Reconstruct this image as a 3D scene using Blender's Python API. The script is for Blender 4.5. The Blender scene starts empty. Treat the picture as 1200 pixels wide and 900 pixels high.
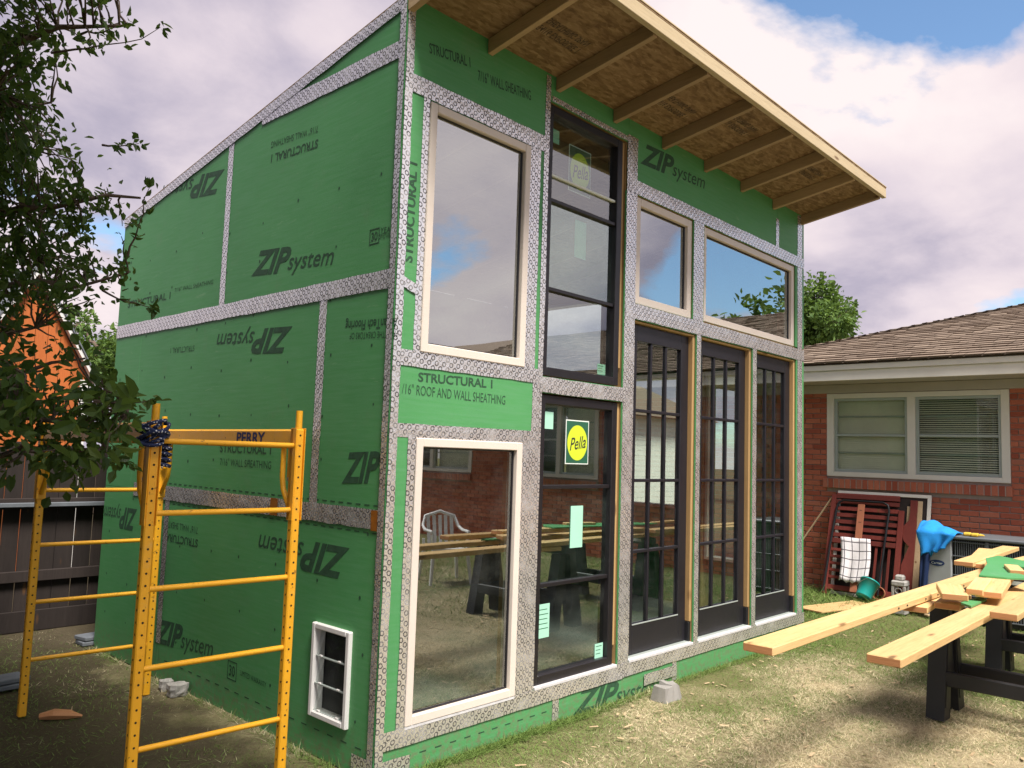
import bpy, math, random
import numpy as np
from mathutils import Vector, Matrix
R = math.radians
random.seed(7); rng = np.random.default_rng(11)
sc = bpy.context.scene
C = sc.collection

# ------------------------------------------------------------------ camera
CAM = np.array([-2.51749, -3.19386, 1.56582]); YAW, PITCH, ROLL, FPX = 0.817241, 0.0872627, 0.0327924, 944.6
cf = np.array([math.sin(YAW)*math.cos(PITCH), math.cos(YAW)*math.cos(PITCH), math.sin(PITCH)])
cr0 = np.array([math.cos(YAW), -math.sin(YAW), 0.]); cu0 = np.cross(cr0, cf)
cr = math.cos(ROLL)*cr0 + math.sin(ROLL)*cu0; cu = -math.sin(ROLL)*cr0 + math.cos(ROLL)*cu0
cam_d = bpy.data.cameras.new('Camera'); cam = bpy.data.objects.new('Camera', cam_d); C.objects.link(cam)
M = Matrix.Identity(4)
for i in range(3): M[i][0], M[i][1], M[i][2], M[i][3] = cr[i], cu[i], -cf[i], CAM[i]
cam.matrix_world = M
cam_d.sensor_width = 36; cam_d.lens = FPX/1200*36; cam_d.clip_start = .05; cam_d.clip_end = 2000
sc.camera = cam

# ------------------------------------------------------------------ sun, sky, exposure
SUN_AZ, SUN_EL = R(199), R(59)          # azimuth from +Y towards +X
sd = Vector((math.sin(SUN_AZ)*math.cos(SUN_EL), math.cos(SUN_AZ)*math.cos(SUN_EL), math.sin(SUN_EL)))
ld = bpy.data.lights.new('Sun', 'SUN'); ld.energy = 4.2; ld.angle = R(18); ld.color = (1, .955, .89)
lo = bpy.data.objects.new('Sun', ld); C.objects.link(lo); lo.location = (0, -5, 12)
lo.rotation_euler = (-sd).to_track_quat('-Z', 'Y').to_euler()
sc.view_settings.view_transform = 'Standard'; sc.view_settings.look = 'None'
sc.view_settings.exposure = 0.92; sc.view_settings.gamma = 1.0; sc.view_settings.use_curve_mapping = False
sc.cycles.transparent_max_bounces = 24; sc.cycles.max_bounces = 8

class NT:
    def __init__(s, tree): s.t = tree; s.n = tree.nodes; s.l = tree.links
    def node(s, typ, ins=None, **kw):
        n = s.n.new(typ)
        for k, v in kw.items(): setattr(n, k, v)
        for k, v in (ins or {}).items():
            if isinstance(v, bpy.types.NodeSocket): s.l.new(v, n.inputs[k])
            else: n.inputs[k].default_value = v
        return n
    def math(s, op, a, b=0., c=0., clamp=False):
        n = s.n.new('ShaderNodeMath'); n.operation = op; n.use_clamp = clamp
        for i, v in enumerate((a, b, c)):
            if isinstance(v, bpy.types.NodeSocket): s.l.new(v, n.inputs[i])
            else: n.inputs[i].default_value = v
        return n.outputs[0]
    def mix(s, f, a, b, blend='MIX'):
        n = s.n.new('ShaderNodeMix'); n.data_type = 'RGBA'; n.blend_type = blend; n.clamp_factor = True
        for i, v in ((0, f), (6, a), (7, b)):
            if isinstance(v, bpy.types.NodeSocket): s.l.new(v, n.inputs[i])
            else: n.inputs[i].default_value = v if i == 0 else (*v[:3], 1)
        return n.outputs[2]
    def ramp(s, f, stops, interp='LINEAR'):
        n = s.n.new('ShaderNodeValToRGB'); n.color_ramp.interpolation = interp
        e = n.color_ramp.elements
        while len(e) < len(stops): e.new(.5)
        for k, (p, c) in enumerate(stops):
            e[k].position = p; e[k].color = (*c, 1) if isinstance(c, tuple) else (c, c, c, 1)
        s.l.new(f, n.inputs[0]); return n.outputs[0]
    def noise(s, vec, scale, detail=4., rough=.55, dist=0., out=0):
        n = s.node('ShaderNodeTexNoise', {'Scale': scale, 'Detail': detail, 'Roughness': rough, 'Distortion': dist})
        if vec is not None: s.l.new(vec, n.inputs['Vector'])
        return n.outputs[out]
    def vm(s, op, a, b=(0, 0, 0)):
        n = s.n.new('ShaderNodeVectorMath'); n.operation = op
        for i, v in enumerate((a, b)):
            if isinstance(v, bpy.types.NodeSocket): s.l.new(v, n.inputs[i])
            else: n.inputs[i].default_value = v
        return n.outputs[0]

w = bpy.data.worlds.new('World'); sc.world = w; w.use_nodes = True
nt = NT(w.node_tree); nt.n.clear()
sky = nt.node('ShaderNodeTexSky', sky_type='NISHITA', sun_disc=False, sun_elevation=SUN_EL, sun_rotation=SUN_AZ,
              air_density=1.0, dust_density=.6, ozone_density=1.6)
tc = nt.node('ShaderNodeTexCoord').outputs['Generated']
sep = nt.node('ShaderNodeSeparateXYZ', {0: tc})
zz = nt.math('ADD', nt.math('MAXIMUM', sep.outputs[2], 0.0), .30)
uv = nt.node('ShaderNodeCombineXYZ', {0: nt.math('DIVIDE', sep.outputs[0], zz), 1: nt.math('DIVIDE', sep.outputs[1], zz), 2: 0.}).outputs[0]
CLOUD_OFF = (35.8376, -43.2679, 0.)
uv = nt.vm('ADD', uv, CLOUD_OFF)
n1 = nt.noise(uv, 1.05, 12, .54, .2)
n1b = nt.noise(nt.vm('ADD', uv, (-.16, -.20, 0.)), 1.05, 4, .45, .2)
n2 = nt.noise(uv, 3.4, 8, .58, .2)
cover = nt.ramp(n1, [(.41, 0.), (.455, 1.)])
thick = nt.math('SUBTRACT', n1, .42)
lit = nt.math('ADD', nt.math('MULTIPLY', nt.math('SUBTRACT', n1, n1b), 2.6), nt.math('ADD', .68, nt.math('SUBTRACT', nt.math('MULTIPLY', nt.math('SUBTRACT', n2, .5), .75), nt.math('MULTIPLY', thick, 1.45))))
ccol = nt.ramp(lit, [(.15, (.17, .165, .23)), (.40, (.28, .255, .315)), (.60, (.42, .37, .405)), (.80, (.50, .437, .45)), (1., (.55, .49, .485))])
cl10 = nt.vm('MULTIPLY', ccol, (10., 10., 10.))
blue = nt.vm('MULTIPLY', sky.outputs[0], (.95, 1.06, 1.10))
final = nt.mix(cover, blue, cl10)
bg = nt.node('ShaderNodeBackground', {'Color': final, 'Strength': .1})
nt.l.new(bg.outputs[0], nt.node('ShaderNodeOutputWorld').inputs[0])

# ------------------------------------------------------------------ pixels to positions
def ray(p): return cf + cr*(p[0]-600)/FPX - cu*(p[1]-450)/FPX
def onp(p, ax, v):
    d = ray(p); return CAM + d*((v-CAM[ax])/d[ax])
def dep(p, t): return CAM + ray(p)*t

# ------------------------------------------------------------------ materials
MATS = {}
def newmat(name):
    m = bpy.data.materials.new(name); m.use_nodes = True; t = NT(m.node_tree); t.n.clear()
    o = t.node('ShaderNodeOutputMaterial'); MATS[name] = m; return m, t, o
def principled(t, o, **ins):
    p = t.node('ShaderNodeBsdfPrincipled', {k.replace('_', ' '): v for k, v in ins.items()}); t.l.new(p.outputs[0], o.inputs[0]); return p
def bump(t, p, h, strength=.3, dist=.01):
    b = t.node('ShaderNodeBump', {'Strength': strength, 'Distance': dist, 'Height': h}); t.l.new(b.outputs[0], p.inputs['Normal'])
def pos(t): return t.node('ShaderNodeNewGeometry').outputs['Position']
def objco(t): return t.node('ShaderNodeTexCoord').outputs['Object']
def objrand(t): return t.node('ShaderNodeObjectInfo').outputs['Random']

def simple(name, col, rough=.6, metal=0., var=.25, scale=6., bmp=.15, bs=40., bd=.003, rvar=0., spec=.5):
    m, t, o = newmat(name); P = pos(t)
    f = t.math('ADD', t.math('MULTIPLY', t.noise(P, scale, 5, .6), 2*var), 1-var)
    if rvar: f = t.math('MULTIPLY', f, t.math('ADD', t.math('MULTIPLY', objrand(t), 2*rvar), 1-rvar))
    c = t.vm('MULTIPLY', col, t.node('ShaderNodeCombineXYZ', {0: f, 1: f, 2: f}).outputs[0])
    rr = t.math('ADD', t.math('MULTIPLY', t.noise(P, scale*3, 3), .25), rough-.12, clamp=True)
    p = principled(t, o, Base_Color=c, Roughness=rr, Metallic=metal, Specular_IOR_Level=spec)
    if bmp: bump(t, p, t.noise(P, bs, 5, .6), bmp, bd)
    return m

def zip_green():
    m, t, o = newmat('zip_green'); P = pos(t)
    a = t.noise(P, 1.4, 4, .55); b = t.noise(t.vm('MULTIPLY', P, (30, 30, 5)), 1., 3)
    st = t.noise(t.vm('MULTIPLY', P, (4., 4., 60.)), 1., 4, .6)
    c = t.mix(a, (.055, .225, .072), (.088, .32, .105))
    c = t.mix(t.math('MULTIPLY', t.ramp(st, [(.35, 0.), (.7, 1.)]), .45), c, (.12, .31, .15))
    sp = t.noise(P, 90, 2, .5)
    c = t.mix(t.ramp(sp, [(.70, 0.), (.76, .5)]), c, (.03, .10, .04))
    sc_ = t.noise(t.vm('MULTIPLY', P, (3., 3., 22.)), 1., 6, .75, .6)
    c = t.mix(t.ramp(sc_, [(.62, 0.), (.70, .28), (.74, 0.)]), c, (.30, .42, .28))
    hz = t.node('ShaderNodeSeparateXYZ', {0: P}).outputs[2]
    mud = t.math('MULTIPLY', t.ramp(t.noise(P, 26, 5, .75), [(.46, 0.), (.62, 1.)]), t.math('SUBTRACT', .75, t.math('MULTIPLY', hz, 3.4), clamp=True))
    c = t.mix(mud, c, (.17, .135, .085))
    dirt = t.noise(P, 3.3, 6, .7)
    c = t.mix(t.ramp(dirt, [(.58, 0.), (.8, .35)]), c, (.16, .22, .13))
    p = principled(t, o, Base_Color=c, Roughness=.55, Specular_IOR_Level=.35)
    bump(t, p, t.math('ADD', t.math('MULTIPLY', st, .6), t.noise(P, 120, 3)), .25, .002)
    return m
def tape_mat():
    m, t, o = newmat('tape'); 
    U = t.node('ShaderNodeUVMap').outputs[0]; s = t.node('ShaderNodeSeparateXYZ', {0: U}); P = pos(t)
    pitch = .052
    def ring(ox, oy):
        fx = t.math('SUBTRACT', t.math('FRACT', t.math('ADD', t.math('DIVIDE', s.outputs[0], pitch), ox)), .5)
        fy = t.math('SUBTRACT', t.math('FRACT', t.math('ADD', t.math('DIVIDE', s.outputs[1], pitch), oy)), .5)
        d = t.math('SQRT', t.math('ADD', t.math('MULTIPLY', fx, fx), t.math('MULTIPLY', fy, fy)))
        e = t.math('LESS_THAN', t.math('ABSOLUTE', t.math('SUBTRACT', d, .21)), .055)
        dg = t.math('ABSOLUTE', t.math('SUBTRACT', t.math('ABSOLUTE', t.math('ADD', fx, fy)), .36))
        db = t.math('LESS_THAN', t.math('ABSOLUTE', t.math('SUBTRACT', fx, fy)), .22)
        da = t.math('MULTIPLY', t.math('LESS_THAN', dg, .045), db)
        return t.math('MAXIMUM', e, da)
    pat = t.math('MAXIMUM', ring(0, 0), ring(.5, .5))
    wr = t.noise(P, 22, 6, .65, .6); wr2 = t.noise(P, 60, 3, .6)
    fade = t.ramp(t.noise(P, 9, 4), [(.32, .6), (.55, 1.)])
    c = t.mix(wr, (.80, .765, .74), (.93, .90, .885))
    c = t.mix(t.math('MULTIPLY', t.math('MULTIPLY', pat, fade), .92), c, (.025, .022, .022))
    p = principled(t, o, Base_Color=c, Roughness=t.math('ADD', .17, t.math('MULTIPLY', wr2, .2)), Metallic=t.math('SUBTRACT', .76, t.math('MULTIPLY', pat, .65)))
    bump(t, p, t.math('ADD', wr, t.math('MULTIPLY', wr2, .3)), .5, .006)
    return m
def wood(name, c1, c2, scale=1., rough=.6, axis=0, rvar=.18):
    m, t, o = newmat(name); P = objco(t)
    st = [14., 14., 14.]; st[axis] = .9
    v = t.vm('ADD', t.vm('MULTIPLY', P, tuple(x*scale for x in st)), t.node('ShaderNodeCombineXYZ', {0: t.math('MULTIPLY', objrand(t), 37.), 1: t.math('MULTIPLY', objrand(t), 91.)}).outputs[0])
    g = t.noise(v, 1.3, 5, .6, 1.2); f = t.noise(v, 9., 3, .6, .3)
    c = t.mix(g, c1, c2); c = t.mix(t.math('MULTIPLY', t.ramp(f, [(.5, 0.), (.75, 1.)]), .35), c, tuple(x*.55 for x in c1))
    kn = t.node('ShaderNodeTexVoronoi', {'Vector': t.vm('ADD', t.vm('MULTIPLY', P, tuple(2.0 if q_ == axis else 7.5 for q_ in range(3))), t.node('ShaderNodeCombineXYZ', {0: t.math('MULTIPLY', objrand(t), 53.), 1: t.math('MULTIPLY', objrand(t), 17.)}).outputs[0]), 'Scale': 1.}).outputs['Distance']
    c = t.mix(t.ramp(kn, [(.06, .8), (.13, 0.)]), c, (.12, .055, .02))
    k = t.math('ADD', 1-rvar, t.math('MULTIPLY', objrand(t), 2*rvar))
    c = t.vm('MULTIPLY', c, t.node('ShaderNodeCombineXYZ', {0: k, 1: k, 2: k}).outputs[0])
    p = principled(t, o, Base_Color=c, Roughness=rough, Specular_IOR_Level=.3); bump(t, p, t.math('ADD', g, f), .25, .002)
    return m
def osb():
    m, t, o = newmat('osb'); P = pos(t)
    def flake(rot, sc_, off):
        mp = t.node('ShaderNodeMapping', {'Rotation': (0, 0, rot), 'Scale': sc_, 'Location': off}); t.l.new(P, mp.inputs[0])
        return t.node('ShaderNodeTexVoronoi', {'Vector': mp.outputs[0], 'Scale': 1., 'Randomness': 1.}).outputs['Color']
    a = t.node('ShaderNodeSeparateXYZ', {0: flake(.3, (14, 42, 20), (0, 0, 0))}).outputs[0]
    b = t.node('ShaderNodeSeparateXYZ', {0: flake(1.5, (16, 50, 20), (3, 5, 1))}).outputs[1]
    d = t.node('ShaderNodeSeparateXYZ', {0: flake(2.4, (20, 60, 20), (7, 2, 4))}).outputs[2]
    v = t.math('ADD', t.math('MULTIPLY', a, .4), t.math('ADD', t.math('MULTIPLY', b, .35), t.math('MULTIPLY', d, .25)))
    c = t.ramp(v, [(.15, (.15, .088, .043)), (.45, (.235, .145, .073)), (.7, (.30, .195, .105)), (.95, (.37, .25, .14))])
    st = t.noise(P, 2.1, 5, .7, 1.)
    c = t.mix(t.ramp(st, [(.62, 0.), (.74, .4)]), c, (.06, .035, .02))
    p = principled(t, o, Base_Color=c, Roughness=.7, Specular_IOR_Level=.25); bump(t, p, v, .3, .003)
    return m
def glass(name, tint, ior, refl=1.):
    m, t, o = newmat(name)
    fr = t.node('ShaderNodeFresnel', {'IOR': ior}).outputs[0]
    bf = t.node('ShaderNodeNewGeometry').outputs['Backfacing']
    f = t.math('MULTIPLY', t.math('ADD', refl, t.math('MULTIPLY', fr, 1-refl)), t.math('SUBTRACT', 1., bf), clamp=True)
    tr = t.node('ShaderNodeBsdfTransparent', {'Color': (*tint, 1)})
    P = pos(t); bm = t.node('ShaderNodeBump', {'Strength': .012, 'Distance': .05, 'Height': t.noise(P, 1.6, 2, .4)})
    gl = t.node('ShaderNodeBsdfGlossy', {'Color': (.92, .97, .97, 1), 'Roughness': 0., 'Normal': bm.outputs[0]})
    df = t.node('ShaderNodeBsdfDiffuse', {'Color': (.35, .36, .34, 1)})
    mx = t.node('ShaderNodeMixShader', {0: f, 1: tr.outputs[0], 2: gl.outputs[0]})
    dust = t.ramp(t.noise(P, 3., 6, .7), [(.45, .0), (.8, .05)])
    mx2 = t.node('ShaderNodeMixShader', {0: dust, 1: mx.outputs[0], 2: df.outputs[0]})
    t.l.new(mx2.outputs[0], o.inputs[0]); return m
def brick_mat():
    m, t, o = newmat('brick'); P = pos(t); r = objrand(t)
    at = t.node('ShaderNodeAttribute', attribute_name='Col').outputs['Fac']
    k = t.math('FRACT', t.math('ADD', r, at))
    c = t.ramp(k, [(0., (.32, .080, .046)), (.35, (.46, .130, .074)), (.75, (.55, .185, .105)), (1., (.44, .165, .105))])
    n = t.noise(P, 45, 5, .65); c = t.mix(t.math('MULTIPLY', n, .5), c, (.19, .055, .036))
    c = t.mix(t.ramp(t.noise(P, 2.2, 5, .7), [(.6, 0.), (.85, .35)]), c, (.38, .28, .22))
    p = principled(t, o, Base_Color=c, Roughness=.85, Specular_IOR_Level=.2); bump(t, p, n, .5, .004); return m
def attr_mat(name, stops, rough=.8, trans=0., nscale=30.):
    m, t, o = newmat(name); P = pos(t)
    at = t.node('ShaderNodeAttribute', attribute_name='Col').outputs['Fac']
    c = t.ramp(at, stops); n = t.noise(P, nscale, 4, .6)
    c = t.mix(t.math('MULTIPLY', n, .45), c, tuple(x*.6 for x in stops[len(stops)//2][1]))
    p = principled(t, o, Base_Color=c, Roughness=rough, Specular_IOR_Level=.3)
    if trans:
        tl = t.node('ShaderNodeBsdfTranslucent', {'Color': t.mix(.5, c, (.16, .24, .03))})
        mx = t.node('ShaderNodeMixShader', {0: trans, 1: p.outputs[0], 2: tl.outputs[0]}); t.l.new(mx.outputs[0], o.inputs[0])
    return m
def lawn_color(t, P):
    s = t.node('ShaderNodeSeparateXYZ', {0: P})
    n = t.noise(P, .75, 5, .6, .4); n2 = t.noise(P, 3.2, 4, .6)
    dx = t.math('DIVIDE', t.math('SUBTRACT', s.outputs[0], 2.0), 2.3); dy = t.math('DIVIDE', t.math('ADD', s.outputs[1], 1.75), 1.0)
    dd = t.math('SQRT', t.math('ADD', t.math('MULTIPLY', dx, dx), t.math('MULTIPLY', dy, dy)))
    worn = t.math('SUBTRACT', 1.15, dd, clamp=True)                      # the trodden, dried-out patch in front of the doors
    near = t.math('MULTIPLY', t.math('SUBTRACT', 1., t.math('MULTIPLY', t.math('ABSOLUTE', s.outputs[1]), 1.6), clamp=True), .40)   # greener strip along the wall foot
    right = t.math('MULTIPLY', t.math('MULTIPLY', t.math('SUBTRACT', s.outputs[0], 3.6), .5, clamp=True), .55)
    dry = t.math('ADD', t.math('MULTIPLY', worn, .44), t.math('ADD', t.math('MULTIPLY', t.math('SUBTRACT', n, .5), 1.9), t.math('ADD', .35, t.math('MULTIPLY', t.math('SUBTRACT', n2, .5), 1.1))))
    left = t.math('MULTIPLY', t.math('MULTIPLY', s.outputs[0], -1.5, clamp=True), .35)
    dry = t.math('SUBTRACT', t.math('SUBTRACT', t.math('SUBTRACT', dry, near), right), left, clamp=True)
    return dry
def ground_mat():
    m, t, o = newmat('ground'); P = pos(t); dry = lawn_color(t, P)
    f = t.noise(P, 38, 6, .7); g = t.noise(P, 160, 3, .7)
    c = t.mix(dry, (.17, .17, .07), (.56, .455, .29)); c = t.mix(t.ramp(f, [(.33, .6), (.55, 0.)]), c, (.16, .11, .07))
    c = t.mix(t.math('MULTIPLY', t.ramp(g, [(.5, 0.), (.7, 1.)]), .4), c, (.42, .33, .18))
    xx = t.node('ShaderNodeSeparateXYZ', {0: P}).outputs[0]                # bare ground beside fence and scaffold, tree shade painted into its dark colour
    soil_shade = t.ramp(t.math('ADD', t.math('MAXIMUM', t.math('MULTIPLY', xx, -1.2), t.math('MULTIPLY', t.math('SUBTRACT', t.node('ShaderNodeSeparateXYZ', {0: P}).outputs[1], 3.0), 1.5)), t.math('MULTIPLY', t.math('SUBTRACT', t.noise(P, 2.2, 5, .65), .5), 1.6)), [(.0, 0.), (.35, .85)])
    c = t.mix(soil_shade, c, t.mix(f, (.045, .033, .022), (.11, .085, .055)))
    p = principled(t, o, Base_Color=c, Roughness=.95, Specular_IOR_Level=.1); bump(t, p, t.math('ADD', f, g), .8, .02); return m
def grass_mat():
    m, t, o = newmat('grass'); P = pos(t); dry = lawn_color(t, P)
    at = t.node('ShaderNodeAttribute', attribute_name='Col').outputs['Fac']
    k = t.ramp(t.math('ADD', t.math('MULTIPLY', t.math('SUBTRACT', dry, .5), 1.25), at), [(.35, 0.), (.65, 1.)])
    gr = t.mix(at, (.10, .165, .035), (.20, .28, .07)); st = t.mix(at, (.52, .43, .25), (.72, .62, .41))
    c = t.mix(k, gr, st)
    p = principled(t, o, Base_Color=c, Roughness=.7, Specular_IOR_Level=.25)
    tl = t.node('ShaderNodeBsdfTranslucent', {'Color': c}); mx = t.node('ShaderNodeMixShader', {0: .25, 1: p.outputs[0], 2: tl.outputs[0]})
    t.l.new(mx.outputs[0], o.inputs[0]); return m
def speckle(name, base, dots, scale=60., thr=.62):
    m, t, o = newmat(name); P = pos(t)
    v = t.node('ShaderNodeTexVoronoi', {'Vector': P, 'Scale': scale}).outputs['Distance']
    c = t.mix(t.ramp(v, [(.22, 1.), (.28, 0.)]), base, dots)
    p = principled(t, o, Base_Color=c, Roughness=.8); bump(t, p, t.noise(P, 90, 3), .5, .004); return m
def chipped(name, base, rust):
    m, t, o = newmat(name); P = pos(t)
    f = t.math('ADD', .88, t.math('MULTIPLY', t.noise(P, 5, 4), .24)); c = t.vm('MULTIPLY', base, t.node('ShaderNodeCombineXYZ', {0: f, 1: f, 2: f}).outputs[0])
    c = t.mix(t.math('MULTIPLY', t.ramp(t.noise(P, 34, 5, .7), [(.62, 0.), (.68, 1.)]), .75), c, rust)
    c = t.mix(t.math('MULTIPLY', t.ramp(t.noise(P, 9, 5, .7), [(.58, 0.), (.75, 1.)]), .35), c, (.50, .38, .20))
    p = principled(t, o, Base_Color=c, Roughness=t.math('ADD', .30, t.math('MULTIPLY', t.noise(P, 25, 3), .3))); bump(t, p, t.noise(P, 60, 4), .15, .002); return m
def check_cloth():
    m, t, o = newmat('check_cloth'); U = t.node('ShaderNodeUVMap').outputs[0]; s = t.node('ShaderNodeSeparateXYZ', {0: U})
    def ln(x, n): return t.math('LESS_THAN', t.math('ABSOLUTE', t.math('SUBTRACT', t.math('FRACT', t.math('MULTIPLY', x, n)), .5)), .055)
    l = t.math('MAXIMUM', ln(s.outputs[0], 4.), ln(s.outputs[1], 5.))
    c = t.mix(l, (.72, .68, .68), (.09, .08, .09)); P = pos(t)
    p = principled(t, o, Base_Color=c, Roughness=.9); bump(t, p, t.noise(P, 14, 4), .4, .01); return m

zip_green(); tape_mat(); osb(); brick_mat(); ground_mat(); grass_mat(); check_cloth()
glass('glass', (.80, .87, .84), 1.6, .48); glass('glass_low', (.80, .87, .84), 1.6, .26); glass('glass_lowe', (.86, .93, .90), 1.6, .22); glass('glass_house', (.90, .92, .88), 1.5, .02); glass('glass_flap', (.94, .96, .95), 1.5, .02)
wood('pine', (.47, .275, .10), (.76, .535, .26)); wood('pine_pale', (.44, .34, .20), (.56, .45, .29)); wood('pine_y', (.33, .225, .125), (.46, .325, .185), axis=1); wood('pine_z', (.36, .215, .09), (.50, .32, .14), axis=2)
wood('pine_end', (.46, .20, .08), (.62, .30, .13), axis=1, scale=2.)
wood('fence_wood', (.018, .013, .012), (.038, .028, .024), axis=2, rough=.85, rvar=.3); wood('red_wood', (.13, .022, .016), (.21, .042, .03), axis=2, rvar=.25)
wood('orange_wood', (.42, .105, .025), (.55, .16, .04), axis=2); wood('old_wood', (.36, .25, .14), (.52, .39, .24), axis=0)
wood('bark', (.07, .05, .035), (.14, .10, .075), axis=2, rough=.9)
simple('zip_ink', (.020, .068, .032), .7, var=.75, scale=24, bmp=0); simple('soffit_ink', (.075, .05, .032), .8, var=.5, scale=30, bmp=0); simple('dark_ink', (.02, .02, .022), .7, bmp=0); simple('navy_ink', (.02, .02, .10), .6, bmp=0)
simple('tan_frame', (.68, .59, .51), .42, var=.1, scale=3, bmp=.05); simple('black_frame', (.012, .010, .012), .4, var=.3, bmp=.06)
simple('black_door', (.013, .012, .016), .38, var=.35, scale=4, bmp=.08); simple('white_vinyl', (.72, .69, .66), .4, var=.1, bmp=.05); simple('membrane', (.58, .56, .56), .5, var=.3, scale=25, bmp=.5, bs=60)
simple('concrete', (.24, .225, .205), .85, var=.4, scale=3, bmp=.4); simple('stone', (.34, .32, .29), .9, var=.45, scale=9, bmp=.8, bs=25, bd=.01); simple('slate', (.13, .14, .155), .85, var=.4, scale=8, bmp=.5)
chipped('yellow_paint', (.88, .42, .018), (.20, .075, .02)); simple('hole_dark', (.02, .012, .006), .9, bmp=0); simple('zinc', (.45, .45, .45), .4, .9, bmp=.1)
speckle('rope', (.012, .022, .075), (.62, .64, .70), 85.)
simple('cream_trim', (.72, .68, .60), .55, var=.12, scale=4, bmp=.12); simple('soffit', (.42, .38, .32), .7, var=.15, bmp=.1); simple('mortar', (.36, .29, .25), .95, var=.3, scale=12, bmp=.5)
simple('alum', (.42, .46, .43), .45, .3, var=.15, bmp=.06); simple('blind', (.85, .83, .70), .7, var=.2, scale=3, bmp=.05); simple('room_dark', (.05, .05, .05), .9, bmp=0)
simple('ac_grey', (.36, .37, .37), .5, .2, var=.12, bmp=.08); simple('ac_dark', (.14, .15, .16), .5, .3, var=.2, bmp=.1); simple('black_plastic', (.011, .011, .013), .5, var=.3, bmp=.2)
simple('towel_blue', (.012, .235, .62), .95, var=.25, scale=14, bmp=.9, bs=180, bd=.004); simple('navy_cloth', (.012, .03, .10), .9, bmp=.5); simple('glove_yellow', (.62, .40, .04), .8, bmp=.4)
simple('teal_plastic', (.012, .30, .27), .4, var=.15, bmp=.1); simple('terracotta', (.34, .12, .06), .9, bmp=.3); simple('yellow_plastic', (.75, .50, .02), .45, bmp=.1); simple('black_steel', (.02, .02, .022), .45, .5, bmp=.1)
simple('sticker_green', (.36, .66, .50), .6, var=.06, bmp=0); simple('sticker_white', (.70, .74, .68), .6, var=.06, bmp=0); simple('logo_dark', (.02, .10, .055), .5, bmp=0); simple('logo_yellow', (.55, .66, .03), .5, var=.05, bmp=0)
simple('chair_white', (.75, .74, .72), .4, var=.08, bmp=.05); simple('siding', (.80, .78, .70), .7, var=.1, bmp=.1); simple('orange_patina', (.42, .15, .02), .4, .5, var=.5, scale=20, bmp=.3)
attr_mat('leaf_near', [(0., (.035, .070, .018)), (.5, (.070, .130, .030)), (.85, (.115, .185, .042)), (1., (.19, .26, .075))], .42, .5)
attr_mat('leaf_far', [(0., (.05, .10, .022)), (.5, (.12, .21, .045)), (1., (.21, .32, .07))], .6, .35)
attr_mat('shingle', [(0., (.17, .125, .092)), (.5, (.235, .175, .13)), (1., (.30, .23, .17))], .95, nscale=70.)

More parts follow.
